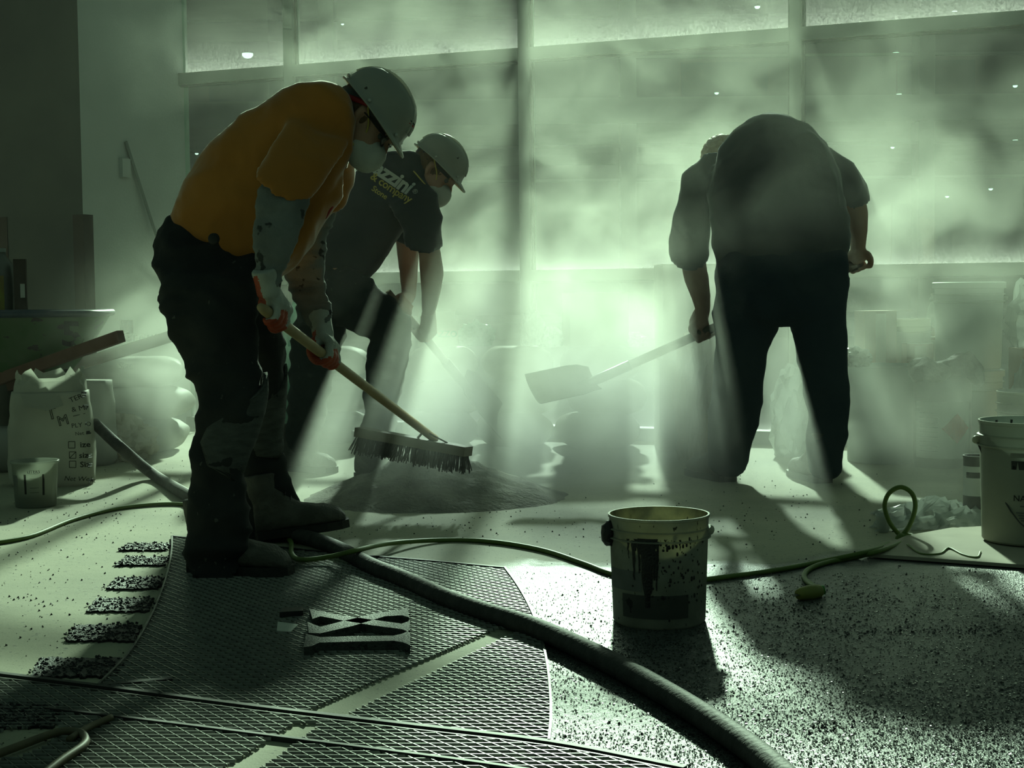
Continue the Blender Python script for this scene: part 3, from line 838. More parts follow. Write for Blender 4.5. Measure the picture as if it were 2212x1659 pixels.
tr1 = cloth('trousers', w1, mb, 'jeans_dark', .011, 3, .015, 8.0, (.8, .8, 1.5), 8.4)
mb = MB()
rgs = []
for i, (x, y, Y, hw, th) in enumerate([(432, 478, 4.55, 76, .165), (437, 500, 4.55, 90, .178)]): pass
# knee patches laid over the front of each shin
def knee_pad(secs, a0, a1, grow):
    pts = [P(a[0], a[1], a[2]) for a in secs]; rg = []; m = 14
    for i, a in enumerate(secs):
        t = (pts[min(i + 1, len(pts) - 1)] - pts[max(i - 1, 0)]).normalized(); yb = V((0, 1, 0)); b = (yb - t * yb.y).normalized(); nn = t.cross(b).normalized()
        if nn.x < 0: nn = -nn
        hw = a[3] * mpp(a[2]); th = a[4]; lim = a[5]
        inner, outer = [], []
        for j in range(m):
            ang = R(a0 + (a1 - a0) * j / (m - 1)) * lim
            d = nn * math.cos(ang) * hw + b * math.sin(ang) * th
            outer.append(pts[i] + d * (1 + grow)); inner.append(pts[i] + d * .97)
        rg.append(outer + inner[::-1])
    mb = MB(); mb.rings(rg); me = mb.mesh('knee_pad')
    wrinkle(me, .003, 25); return link('knee_pad', smooth(me), 'kneepad', w1, True)
knee_pad([(500, 822, 4.35, 72, .098, .35), (502, 850, 4.345, 71, .095, .8), (499, 885, 4.34, 68, .09, .95), (488, 925, 4.33, 66, .086, 1.0), (478, 962, 4.32, 62, .082, .8), (468, 1000, 4.31, 58, .078, .3)], -125, 35, .09)
knee_pad([(560, 806, 4.83, 56, .098, .5), (563, 840, 4.85, 53, .094, .9), (563, 890, 4.875, 50, .087, 1.0), (561, 935, 4.895, 47, .08, .8), (562, 965, 4.905, 47, .078, .3)], -110, 40, .09)
# arm sleeves
mb = MB(); mb.limb([(628, 372, 4.325, 50), (612, 428, 4.31, 56), (601, 480, 4.295, 52), (592, 530, 4.285, 44), (584, 572, 4.28, 34), (579, 610, 4.27, 28)], ext=False)
cloth('arm_sleeve', w1, mb, 'sleeve_grey', .008, 2, .007, 12, (.4, .4, 2.8), 1.2)
mb = MB(); mb.limb([(690, 440, 4.84, 40), (672, 510, 4.86, 38), (654, 565, 4.86, 46), (664, 615, 4.82, 42), (684, 668, 4.75, 34), (694, 694, 4.71, 30)], ext=False)
cloth('arm_sleeve', w1, mb, 'sleeve_grey', .008, 2, .008, 12, (.4, .4, 2.8), 5.2)
# gloves: white knit backs, orange dipped palms
def glove(W, H, s, flip, cuff):
    mb = MB(); grip(mb, W, H, HD, s=s, flip=flip, k=1.06, fat=1.16)
    c = V(cuff); d = (W - H).normalized(); mb.tube([W - d * .02, W + d * .02, W + d * .055], [.034, .033, .036], 16)
    me = remesh(mb, .0052, 3, name='glove')
    A = HD * flip; U = (W - H) - A * (W - H).dot(A); U.normalize(); Q = A.cross(U) * s
    o = link('glove', me, ['glove_white', 'glove_orange'], w1, True)
    for p in me.polygons:
        c = p.center - H
        u, q = c.dot(U), c.dot(Q)
        if (q < -.006 and u < .085) or u < -.020 or (abs(u) < .02 and c.length < .04): p.material_index = 1
    return o
glove(w1n, h1, 1, 1, (0, 0, 0)); glove(w1f, h2, -1, -1, (0, 0, 0))
# hat, bandana, strap, mask, glasses, hair
hm = HM1
mb = MB(); mb.ball(hm @ V((0, -.026, .020)), (.082, .094, .088), hm.to_3x3()); mb.ball(hm @ V((0, -.06, -.03)), (.062, .05, .05), hm.to_3x3()); me = remesh(mb, .007, 2, name='hair')
link('hair', wrinkle(me, .004, 60), 'hair_brown', w1, True)
mb = MB(); n = 36
band = [[hm @ V((rx * math.cos(2 * math.pi * j / n), ry * math.sin(2 * math.pi * j / n) - .012, z + .045 * math.sin(2 * math.pi * j / n))) for j in range(n)] for rx, ry, z in ((.086, .108, .060), (.090, .112, .045), (.089, .112, .028), (.085, .107, .022))]
mb.rings(band, False, False); link('bandana', wrinkle(smooth(mb.mesh('bandana')), .003, 40), 'bandana_grey', w1, True)
band = [[hm @ V((rx * math.cos(2 * math.pi * j / n), ry * math.sin(2 * math.pi * j / n) - .012, z + .060 * math.sin(2 * math.pi * j / n))) for j in range(n)] for rx, ry, z in ((.087, .109, .040), (.0915, .1135, .038), (.0915, .113, .024), (.087, .108, .022))]
mb = MB(); mb.rings(band, False, False); link('red_strap', smooth(mb.mesh('st')), 'strap_red', w1, True)
mb = MB(); mb.tube(catmull([hm @ V((.01, -.116, -.028)), hm @ V((.012, -.130, -.030)), hm @ V((.014, -.146, -.030)), hm @ V((.012, -.158, -.024))], 4), [.008, .010, .011, .012, .012, .012, .012, .013, .013, .012, .011, .009, .005], 10)
link('strap_tail', smooth(mb.mesh('stt')), 'strap_red', w1, True)
hard_hat(w1, HM1 @ Matrix.Translation((0, -.004, -.004)), 'scuffed white hard hat with a clear-edged peak', tip=.030)
dust_mask(w1, HM1)
def glasses(M, parent):
    mb = MB()
    for s in (-1, 1):
        pts = [M @ V((s * .034 + .026 * math.cos(a), .098 - .012 * abs(math.cos(a)), .006 + .019 * math.sin(a))) for a in [2 * math.pi * k / 14 for k in range(15)]]
        mb.tube(pts, .0022, 6); mb.tube([M @ V((s * .058, .090, .010)), M @ V((s * .080, .04, .010)), M @ V((s * .086, -.01, .008))], .0022, 6)
    mb.tube([M @ V((-.009, .098, .008)), M @ V((.009, .098, .008))], .0022, 6)
    g = link('safety_glasses', mb, 'strap_black', parent, True)
    for s in (-1, 1):
        mb = MB(); n = 14
        mb.add([M @ V((s * .034 + .026 * math.cos(2 * math.pi * k / n), .097 - .010 * abs(math.cos(2 * math.pi * k / n)), .006 + .019 * math.sin(2 * math.pi * k / n))) for k in range(n)], [tuple(range(n))])
        link('lens', mb, 'lens_clear', g, True)
glasses(HM1, w1)
# collar, back pocket, belt, red pencil in the shirt front
mb = MB(); mb.tube(catmull([P(706, 214, 4.53), P(728, 232, 4.45), P(748, 268, 4.43), P(752, 318, 4.47), P(744, 360, 4.53)], 5), .009, 8); link('collar', smooth(mb.mesh('co')), 'shirt_orange', w1, True)
mb = MB(); mb.tube([P(718, 420, 4.55), P(712, 446, 4.55), P(700, 470, 4.56)], [.011, .012, .008], 10); link('red_tab', smooth(mb.mesh('rt')), 'strap_red', w1, True)
mb = MB(); mb.ball(P(462, 516, 4.365), (.017, .006, .017)); link('belt_clip', smooth(mb.mesh('bc')), 'strap_black', w1, True)
hb = G(418, 1236); boot(w1, V((hb.x, hb.y, 0.006)), G(628, 1246) + V((0, 0, .006)), ln=.30, w=.056)
hb = G(560, 1172); tb = P(727, 1140, hb.y + .03); boot(w1, V((hb.x, hb.y, .012)), tb, ln=.285, w=.054)

# push broom
br = root('push_broom', V((HB.x, HB.y, 0)), 0, 'push broom with a pale wooden handle held by the worker in orange', 'broom')
mb = MB(); mb.tube([HA - HD * .03, HA, HA.lerp(HB, .5), HB + HD * .02], [.011, .0155, .0155, .0155], 14); link('handle', smooth(mb.mesh('handle')), 'wood_pale', br, True)
bx = (V((.90, -.40, -.13))).normalized(); bz = V((.05, .03, 1)).normalized(); by = bz.cross(bx); bz = bx.cross(by)
BM = Matrix(((bx.x, by.x, bz.x), (bx.y, by.y, bz.y), (bx.z, by.z, bz.z)))
bc = HB + BM @ V((-.08, .0, -.028))
mb = MB(); mb.box(bc, (.46, .07, .035), BM); link('head_block', mb, 'wood_grey', br, True)
rr = random.Random(5); mb = MB()
for i in range(420):
    x, y = rr.uniform(-.225, .225), rr.uniform(-.03, .03)
    a = bc + BM @ V((x, y, -.017)); e = bc + BM @ V((x * 1.03 + rr.gauss(0, .006), y * 1.7 + rr.gauss(0, .008), -.017 - rr.uniform(.05, .07)))
    mb.bar(a, e, .0028, .0028)
o = link('bristles', mb, 'bristle', br, True); o['kind'] = 'stuff'
mb = MB()
for s in (-1, 1): mb.bar(HB - HD * .10, bc + BM @ V((.08 + s * .06, 0, .018)), .008, .004)
link('brace', mb, 'steel_worn', br, True)

# ============================================================ worker in the printed navy T-shirt
K2A, K2B = P(838, 632, 6.50), P(1003, 830, 6.85); K2 = (K2B - K2A).normalized()
def on_line(a, b, x):
    lo, hi = 0.0, 1.0
    f = 1 if b.x > a.x else -1
    for _ in range(40):
        t = (lo + hi) / 2; p = a.lerp(b, t) - V((0, 0, CAM_H)); px = W_PX / 2 + F_PX * p.dot(_cr) / p.dot(_fwd)
        if (px < x) == (f > 0): lo = t
        else: hi = t
    return a.lerp(b, lo)
g1, g2 = on_line(K2A, K2B, 908), on_line(K2A, K2B, 868)
HM2 = frame(P(938, 372, 6.52), (_cr * .67 + _cu * .74), (_cr * .74 - _cu * .67) - V((0, 1, 0)) * .12)
wr2, wr2f = P(926, 668, 6.50), P(885, 640, 6.72)
mb = MB(); head_parts(mb, HM2)
mb.limb([(870, 395, 6.6, 50, .13), (895, 375, 6.57, 33, .065), (915, 370, 6.54, 30, .058), (930, 372, 6.52, 30, .06)])
mb.limb([(718, 630, 6.61, 40, .10), (735, 590, 6.62, 48, .12), (760, 530, 6.62, 62, .15), (800, 458, 6.61, 66, .16), (850, 405, 6.60, 55, .16)])
mb.limb([(886, 428, 6.50, 20), (912, 480, 6.43, 24), (928, 545, 6.42, 24), (933, 590, 6.44, 26), (931, 630, 6.47, 21), (926, 672, 6.50, 15)])
mb.limb([(880, 410, 6.76, 32), (880, 500, 6.80, 27), (882, 560, 6.80, 23), (884, 640, 6.72, 16)])
grip(mb, wr2, g1, K2, s=1, flip=1, hr=.017, k=1.0); grip(mb, wr2f, g2, K2, s=-1, flip=-1, hr=.017, k=1.0)
mb.limb([(722, 640, 6.55, 36, .07), (785, 665, 6.47, 36), (836, 702, 6.43, 30), (828, 820, 6.50, 26), (812, 960, 6.58, 22), (812, 1000, 6.58, 20)])
mb.limb([(708, 645, 6.66, 36, .07), (682, 740, 6.72, 36), (668, 830, 6.78, 32), (655, 940, 6.9, 24), (652, 985, 6.9, 20)])
w2 = person('worker in a printed navy T-shirt and white hard hat bent over a shovel', mb)
eyes(HM2, w2)
mb = MB()
mb.limb([(722, 598, 6.62, 64, .165), (742, 560, 6.62, 70, .175), (770, 510, 6.62, 76, .19), (802, 455, 6.61, 84, .20), (845, 408, 6.60, 78, .205), (880, 378, 6.58, 46, .15), (902, 364, 6.57, 30, .075)], n=26)
mb.limb([(872, 402, 6.48, 50, .095), (898, 440, 6.44, 50, .09), (910, 480, 6.42, 45, .085), (918, 526, 6.42, 40, .078)], ext=False)
mb.limb([(872, 402, 6.74, 46, .09), (880, 460, 6.79, 44, .085), (882, 505, 6.80, 38, .075)])
sh2 = cloth('t_shirt', w2, mb, 'shirt_navy', .012, 3, .011, 7.5, (1, 1, 1), 2.2)
sh2['label'] = 'navy T-shirt with white and yellow print across the back'
mb = MB()
mb.limb([(738, 570, 6.62, 66, .175), (718, 615, 6.61, 72, .18), (716, 650, 6.60, 66, .17)], n=24)
mb.limb([(722, 625, 6.52, 60, .12), (775, 655, 6.47, 58, .115), (825, 690, 6.43, 52, .10), (848, 712, 6.42, 46, .09), (838, 770, 6.46, 42, .085), (828, 830, 6.50, 40, .08), (818, 920, 6.56, 37, .075), (812, 985, 6.58, 36, .075)])
mb.limb([(708, 640, 6.68, 60, .12), (685, 735, 6.72, 56, .11), (670, 830, 6.78, 46, .095), (660, 910, 6.86, 40, .085), (654, 975, 6.90, 37, .08)])
cloth('trousers', w2, mb, 'jeans_dark', .012, 3, .014, 8, (.8, .8, 1.5), 5.5)
hm = HM2
mb = MB(); mb.ball(hm @ V((0, -.022, .024)), (.083, .097, .086), hm.to_3x3()); me = remesh(mb, .008, 2, name='hair'); link('hair', wrinkle(me, .004, 60), 'hair_brown', w2, True)
hard_hat(w2, HM2 @ Matrix.Translation((0, -.004, .002)), 'dusty white hard hat', tip=.035)
dust_mask(w2, HM2)
a = G(790, 1012); boot(w2, V((a.x, 6.60, 0)), V((a.x + .29, 6.50, 0)))
a = G(640, 985); boot(w2, V((a.x, 6.93, 0)), V((a.x + .27, 6.80, 0)))
# print across the shoulders of the shirt
sb = bvh(sh2.data)
def print_at(px, py, ang, Y=6.3):
    o = P(px, py, Y); xd = (_cr * math.cos(ang) - _cu * math.sin(ang)); yd = (_cr * math.sin(ang) + _cu * math.cos(ang)); zd = -_fwd
    return Matrix(((xd.x, yd.x, zd.x, o.x), (xd.y, yd.y, zd.y, o.y), (xd.z, yd.z, zd.z, o.z), (0, 0, 0, 1)))
for nm, tx, sz, px, py, m, bo in (('shirt_print', 'azzini', .088, 803, 346, 'print_white', .0032), ('shirt_print', '& company', .048, 794, 366, 'print_yellow', .0008), ('shirt_print', 'Stone', .034, 796, 394, 'print_yellow', .0004)):
    text_on(nm, tx, sz, print_at(px, py, R(34)), m, w2, sb, .003, bold=bo, shear=.12 if sz > .08 else 0, space=.95)
text_on('shirt_print', '®', .03, print_at(888, 404, R(34)), 'print_white', w2, sb, .003)
sv = root('shovel', V((K2B.x, K2B.y, 0)), 0, 'shovel gripped by the worker in the navy T-shirt, blade deep in dust', 'shovel')
mb = MB(); mb.tube([K2A, K2A.lerp(K2B, .5), K2B], .0165, 12); link('handle', smooth(mb.mesh('h')), 'wood_grey', sv, True)
def blade(parent, base, d, wide, ln, w, m='steel_worn', hd=None):
    d = d.normalized(); wide = (wide - d * wide.dot(d)).normalized(); nn = d.cross(wide); mb = MB(); n = 9; rg = []
    for i in range(7):
        t = i / 6; row = []
        for j in range(n):
            u = j / (n - 1) * 2 - 1; ww = w / 2 * (.75 + .25 * min(1, t * 4))
            row.append(base + d * (t * ln) + wide * (u * ww) + nn * (.028 * abs(u) ** 3 * (1 if t > .05 else .6)))
        rg.append(row + [q - nn * .003 for q in reversed(row)])
    mb.rings(rg); o = link('blade', autosmooth(mb.mesh('blade')), m, parent, True)
    mb = MB(); hd = (hd or d).normalized(); mb.tube([base - hd * .16, base - hd * .01, base + (d + hd).normalized() * .04, base + d * .08], [.0215, .021, .016, .005], 12); link('socket', smooth(mb.mesh('so')), m, parent, True)
blade(sv, K2B, K2 + V((.2, .15, -.25)), V((.35, .9, 0)), .28, .24, hd=K2)

# ============================================================ worker seen from behind in the slate T-shirt
K3A, K3B = P(1862, 566, 6.50), P(1285, 822, 6.36); K3 = (K3B - K3A).normalized()
k1, k2 = on_line(K3A, K3B, 1520), on_line(K3A, K3B, 1853)
HM3 = frame(P(1562, 352, 6.76), V((-.35, .75, .35)), V((-.30, .45, -.9)))
wr3, wr3r = P(1519, 668, 6.44), P(1853, 545, 6.48)
mb = MB(); head_parts(mb, HM3)
mb.limb([(1640, 360, 6.48, 60, .13), (1600, 345, 6.62, 34, .07), (1575, 348, 6.72, 30, .06)])
mb.limb([(1690, 590, 6.36, 85, .10), (1686, 480, 6.36, 110, .14), (1672, 410, 6.40, 110, .14), (1660, 350, 6.47, 85, .12)])
mb.limb([(1520, 395, 6.48, 34), (1500, 470, 6.50, 32), (1496, 555, 6.49, 28), (1504, 600, 6.46, 27), (1514, 640, 6.45, 21), (1519, 672, 6.44, 16)])
mb.limb([(1800, 385, 6.46, 34), (1838, 420, 6.47, 29), (1852, 460, 6.48, 23), (1854, 500, 6.48, 20), (1853, 548, 6.48, 15)])
grip(mb, wr3, k1, K3, s=1, flip=1, hr=.019, k=1.05); grip(mb, wr3r, k2, K3, s=-1, flip=-1, hr=.019, k=1.05)
mb.limb([(1640, 610, 6.36, 50, .09), (1605, 740, 6.36, 48), (1592, 830, 6.36, 40), (1578, 940, 6.36, 34), (1575, 1005, 6.36, 26)])
mb.limb([(1745, 610, 6.36, 45, .09), (1772, 740, 6.32, 44), (1784, 830, 6.30, 36), (1788, 940, 6.28, 30), (1785, 1010, 6.28, 26)])
w3 = person('worker in a slate T-shirt and blue jeans bent over, seen from behind', mb)
eyes(HM3, w3)
mb = MB()
mb.limb([(1690, 552, 6.34, 144, .185), (1688, 520, 6.34, 148, .195), (1684, 465, 6.35, 147, .21), (1675, 405, 6.40, 146, .225), (1664, 355, 6.46, 122, .21), (1652, 322, 6.52, 78, .16), (1640, 310, 6.56, 40, .10)], n=28)
mb.limb([(1560, 372, 6.48, 56, .11), (1520, 405, 6.48, 52, .10), (1500, 465, 6.49, 44, .09), (1491, 515, 6.50, 43, .087), (1489, 556, 6.50, 42, .085)], ext=False)
mb.limb([(1762, 365, 6.46, 52, .10), (1812, 388, 6.46, 46, .09), (1842, 412, 6.47, 33, .07), (1849, 432, 6.47, 31, .066)], ext=False)
sh3 = cloth('t_shirt', w3, mb, 'shirt_slate', .012, 3, .013, 6.5, (1, 1, 1), 6.6)
mb = MB()
mb.limb([(1690, 505, 6.36, 132, .165), (1690, 545, 6.36, 141, .18), (1688, 600, 6.36, 142, .18), (1688, 630, 6.36, 138, .165)], n=28)
mb.ball(P(1693, 648, 6.36), (.085, .11, .055))
mb.limb([(1622, 600, 6.36, 78, .13), (1616, 665, 6.36, 76, .12), (1602, 745, 6.36, 62, .105), (1594, 815, 6.36, 58, .098), (1588, 880, 6.36, 56, .092), (1578, 930, 6.36, 54, .088), (1574, 975, 6.36, 47, .082), (1573, 1000, 6.36, 43, .08)])
mb.limb([(1762, 600, 6.36, 72, .125), (1763, 660, 6.35, 68, .12), (1768, 700, 6.34, 60, .112), (1774, 760, 6.32, 55, .10), (1783, 830, 6.30, 49, .092), (1789, 895, 6.29, 46, .086), (1786, 945, 6.28, 43, .082), (1782, 985, 6.28, 40, .078), (1781, 1005, 6.28, 39, .078)])
cloth('trousers', w3, mb, 'jeans_blue', .012, 3, .011, 6.0, (.9, .9, 1.0), 9.5)
for x0, x1 in ((1600, 1668), (1722, 1800)):      # back pockets of the jeans
    mb = MB(); q = [P(x0, 560, 6.15), P(x1, 560, 6.15), P(x1 - 4, 622, 6.15), P((x0 + x1) / 2, 636, 6.15), P(x0 + 4, 622, 6.15)]
    tb = bvh(bpy.data.objects[w3.children[-1].name].data if False else [c for c in w3.children if c.name.startswith('trousers')][0].data)
    grid = []
    for i in range(6):
        row = []
        for j in range(6):
            a = q[0].lerp(q[1], j / 5); b = q[4].lerp(q[2], j / 5) + (q[3] - (q[2] + q[4]) / 2) * (1 - abs(j / 2.5 - 1))
            p = a.lerp(b, i / 5); h = tb.ray_cast(p, V((0, 1, 0))); row.append((h[0] if h[0] else p) - V((0, .003, 0)))
        grid.append(row)
    mb.add([p for r in grid for p in r], [(i * 6 + j, i * 6 + j + 1, i * 6 + j + 7, i * 6 + j + 6) for i in range(5) for j in range(5)])
    link('back_pocket', smooth(mb.mesh('bp')), 'jeans_blue', w3, True)
hm = HM3
mb = MB(); mb.ball(hm @ V((0, -.018, .03)), (.084, .102, .096), hm.to_3x3()); me = remesh(mb, .008, 2, name='hair'); link('hair', wrinkle(me, .006, 50), 'hair_blond', w3, True)
a = G(1578, 1045); boot(w3, V((a.x, 6.33, 0)), V((a.x - .12, 6.62, 0)), w=.058)
a = G(1785, 1048); boot(w3, V((a.x, 6.25, 0)), V((a.x - .06, 6.56, 0)), w=.058)
sv = root('square_shovel', V((K3B.x, K3B.y, 0)), 0, 'square-bladed shovel held by the worker seen from behind', 'shovel')
mb = MB(); mb.tube([K3A, K3A.lerp(K3B, .5), K3B], .019, 12); link('handle', smooth(mb.mesh('h')), 'wood_grey', sv, True)
b0 = K3B.copy(); bd = P(1140, 853, 6.28) - b0; blade(sv, b0, bd, P(1290, 870, 6.24) - P(1265, 797, 6.42), .275, .20, hd=K3)
# ------------------------------------------------------------------ pails, cans, cartons, bags, cords
mat('plastic_white', (.58, .60, .55), .4, col2=(.50, .52, .47), scale=5, thin=.3)
mat('plastic_bluegrey', (.44, .50, .48), .4, col2=(.38, .44, .42), scale=5, thin=.3)
mat('plastic_cream', (.58, .58, .47), .4, col2=(.50, .50, .40), scale=5, thin=.35)
mat('pail_dirty', (.50, .52, .45), .55, col2=(.36, .37, .31), scale=9, lo=.4, hi=.62, spots=((.05, .052, .045), 95, .68, (1.3, 1.3, .5)), bump=.2, bscale=60, thin=.4)
mat('pail_inside', (.62, .56, .30), .6, col2=(.25, .24, .16), scale=12, lo=.42, hi=.62, spots=((.05, .05, .04), 30, .66, (1, 1, .5)), thin=.55)
mat('tar_black', (.010, .011, .011), .3, col2=(.02, .02, .02), scale=30, bump=.3)
mat('label_dark', (.085, .085, .075), .8, col2=(.06, .06, .052), scale=14, spots=((.015, .015, .015), 40, .63, (1, 1, .6)))
mat('label_grey', (.20, .205, .19), .8, col2=(.16, .165, .15), scale=20)
mat('can_metal', (.20, .21, .19), .4, metal=.4, col2=(.15, .16, .145), scale=8)
mat('paper_label', (.62, .63, .58), .8, col2=(.54, .55, .50), scale=9)
mat('diamond_red', (.75, .06, .03), .7, col2=(.55, .085, .05), scale=10)
mat('diamond_edge', (.85, .85, .80), .7)
mat('rag_dark', (.035, .037, .036), .95, col2=(.055, .056, .054), scale=12, bump=.3, bscale=120)
mat('cardboard', (.36, .22, .125), .85, col2=(.31, .19, .105), scale=7, bump=.08, bscale=60)
mat('cardboard_pale', (.50, .46, .36), .85, col2=(.44, .40, .31), scale=7)
mat('hose_black', (.030, .030, .028), .72, col2=(.06, .06, .056), scale=24, bump=.25, bscale=90)
mat('cord_green', (.15, .23, .05), .55, col2=(.12, .19, .04), scale=20)
mat('cord_olive', (.16, .135, .075), .55, col2=(.12, .10, .06), scale=20)
mat('plug_yellow', (.28, .30, .06), .5)
mat('plug_green', (.05, .34, .03), .4)
mat('barrow_green', (.065, .13, .055), .6, col2=(.10, .15, .085), scale=8, lo=.42, hi=.68, spots=((.05, .05, .045), 14, .62, (1, 1, 2)))
mat('barrow_rim', (.03, .05, .08), .4, col2=(.05, .07, .10), scale=20)
mat('barrow_wood', (.11, .045, .028), .6, col2=(.15, .07, .045), scale=9)
mat('print_black', (.02, .02, .02), .8)
mat('print_grey', (.10, .105, .10), .8)
mat('rubber', (.02, .02, .02), .8)
mat('orange_liquid', (.75, .30, .02), .15, trans=.5)
mat('bottle_clear', (.70, .78, .72), .12, trans=.75)
mat('handle_wire', (.10, .10, .095), .4, metal=.8)
mat('brown_box', (.045, .03, .022), .6)
mat('numeral_metal', (.11, .113, .105), .6, metal=.1, col2=(.07, .072, .068), scale=50, bump=.5, bscale=220, spec=.12, spots=((.05, .05, .05), 70, .6, (1, 1, 1)))
mat('box_yellow', (.30, .32, .05), .6, col2=(.25, .20, .06), scale=14)
translucent_mat('paper_sack', (.60, .60, .53), .35, .5, 6, gloss=.05)
translucent_mat('sack_grey', (.50, .51, .47), .3, .5, 5, gloss=.04)
translucent_mat('polythene', (.62, .66, .62), .55, .18, 9, through=.22, gloss=.14)
translucent_mat('polythene_green', (.42, .62, .52), .5, .2, 9, gloss=.12)
translucent_mat('brown_film', (.40, .33, .20), .55, .25, 7, through=.15, gloss=.10)
translucent_mat('tan_bag', (.55, .42, .24), .45, .4, 7, gloss=.05)
translucent_mat('measure_cup', (.55, .58, .50), .5, .2, 5, through=.12, gloss=.08)

def pail(name, loc, r, h, m, label, group=None, taper=.93, ribs=True, lid=False, inside=None, handle=None, rz=0.0, cat='bucket'):
    t = root(name, loc, rz, label, cat, group); rb = r * taper
    prof = [(rb * .96, 0), (rb, .006), (r * .985, h * .78)]
    if ribs: prof += [(r * 1.0, h * .785), (r * 1.045, h * .79), (r * 1.045, h * .80), (r * .99, h * .805), (r * .992, h * .87), (r * 1.04, h * .873), (r * 1.04, h * .882), (r * .994, h * .886)]
    prof += [(r, h * .97), (r * 1.02, h * .975), (r * 1.02, h), (r * .985, h)]
    prof2 = [(r * .985, h), (r * .975, h * .97), (r * .96, h * .7), (rb * .95, .02)]
    mb = MB(); mb.lathe(prof, 44, cap1=False); link('body', autosmooth(mb.mesh('body'), 35), m, t)
    if not lid:
        mb = MB(); mb.lathe(prof2[::-1], 44, cap0=True, cap1=False); link('inside', autosmooth(mb.mesh('inside'), 35), inside or m, t)
    else:
        mb = MB(); mb.lathe([(r * 1.05, h - .022), (r * 1.06, h - .02), (r * 1.06, h + .006), (r * 1.0, h + .009), (r * .92, h + .009), (r * .9, h + .003), (.001, h + .003)], 44, cap1=True); link('lid', autosmooth(mb.mesh('lid'), 35), m, t)
    if handle is not None:
        ha, drop, side = handle
        e = [V((r * 1.05 * math.cos(ha), r * 1.05 * math.sin(ha), h * .83)), V((-r * 1.05 * math.cos(ha), -r * 1.05 * math.sin(ha), h * .83))]
        q = V((-math.sin(ha), math.cos(ha), 0)) * side
        pts = [e[0].lerp(e[1], k / 14) + q * (r * 1.12 * math.sin(math.pi * k / 14)) + V((0, 0, -drop * math.sin(math.pi * k / 14))) for k in range(15)]
        mb = MB(); mb.tube(pts, .0025, 6); link('handle', mb, 'handle_wire', t)
        for p in e:
            mb = MB(); mb.ball(p, (.013, .013, .013)); link('handle_ear', smooth(mb.mesh('ear')), m, t)
    return t

def on_cyl(parent, r, z0, z1, a0, a1, m, name='label', off=.0012, rt=None):
    """A label wrapped on a pail: r at z0, rt at z1, between angles a0, a1 (radians, local)."""
    n = max(4, int(abs(a1 - a0) / .12)); rt = rt or r; mb = MB()
    vs = [V(((rr + off) * math.cos(a0 + (a1 - a0) * j / n), (rr + off) * math.sin(a0 + (a1 - a0) * j / n), z)) for rr, z in ((r, z0), (rt, z1)) for j in range(n + 1)]
    mb.add(vs, [(j, j + 1, n + 2 + j, n + 1 + j) for j in range(n)]); return link(name, smooth(mb.mesh(name)), m, parent)
def text_cyl(parent, body, size, r, z, a, m, name='print', **kw):
    me = text_mesh(body, size, **kw); bm = bmesh.new(); bm.from_mesh(me); bmesh.ops.triangulate(bm, faces=bm.faces)
    es = [e for e in bm.edges if e.calc_length() > .02]
    if es: bmesh.ops.subdivide_edges(bm, edges=es, cuts=2)
    for v in bm.verts:
        x, y = v.co.x, v.co.y; th = a + x / r; v.co = V(((r + .002) * math.cos(th), (r + .002) * math.sin(th), z + y))
    bm.to_mesh(me); bm.free(); return link(name, me, m, parent)
CAMA = -math.pi / 2      # local angle that faces the camera

# ---- the spattered pail in the middle of the floor
p0 = G(1424, 1340); rr_ = 108 * mpp(p0.y)
RP, HP = rr_, .262
sp = pail('bucket', (p0.x, p0.y, 0), RP, HP, 'pail_dirty', 'mortar-spattered white bucket with black drips standing alone on the floor', inside='pail_inside', handle=(math.pi + .15, .105, -1))
on_cyl(sp, RP * .935, .026, .082, CAMA - .95, CAMA + .55, 'label_dark', rt=RP * .95)
on_cyl(sp, RP * .952, .090, .138, CAMA - 1.5, CAMA - .45, 'label_grey', rt=RP * .962)
rr = random.Random(11)
mb = MB()
for da, z1, z0, w in ((-.62, .212, .118, .012), (-.50, .214, .135, .010), (-.33, .218, .055, .040), (-.36, .20, .090, .024), (-.20, .214, .12, .014), (-.12, .212, .16, .010), (-.75, .215, .175, .008), (-.14, .19, .095, .010), (.33, .215, .19, .006), (-.42, .216, .18, .055)):
    n = 8; vs = []
    for k in range(n + 1):
        t = k / n; z = z1 + (z0 - z1) * t; rloc = RP * (.93 + .07 * z / HP * .9) + .0022
        ww = w * (1 - .72 * t) * (1 + .25 * rr.uniform(-1, 1)) / RP / 2; jj = rr.uniform(-.01, .01)
        vs += [V((rloc * math.cos(CAMA + da + jj - ww), rloc * math.sin(CAMA + da + jj - ww), z)), V(((rloc + .0015) * math.cos(CAMA + da + jj), (rloc + .0015) * math.sin(CAMA + da + jj), z)), V((rloc * math.cos(CAMA + da + jj + ww), rloc * math.sin(CAMA + da + jj + ww), z))]
    mb.add(vs, [q for k in range(n) for q in ((3 * k, 3 * k + 1, 3 * k + 4, 3 * k + 3), (3 * k + 1, 3 * k + 2, 3 * k + 5, 3 * k + 4))])
link('black_drip', smooth(mb.mesh('drip')), 'tar_black', sp)['kind'] = 'stuff'
mb = MB()
for _ in range(110):
    a = CAMA + rr.gauss(.25, .38); z = rr.uniform(.06, .215); rloc = RP * (.93 + .063 * z / HP) + .0012; s = rr.choice((.0014, .002, .003)); c = V((rloc * math.cos(a), rloc * math.sin(a), z))
    mb.ball(c, (s, s * .5, s * rr.uniform(1, 2.6)), Matrix.Rotation(a + math.pi / 2, 3, 'Z'), 6, 4)
link('spatter', mb, 'tar_black', sp)['kind'] = 'stuff'
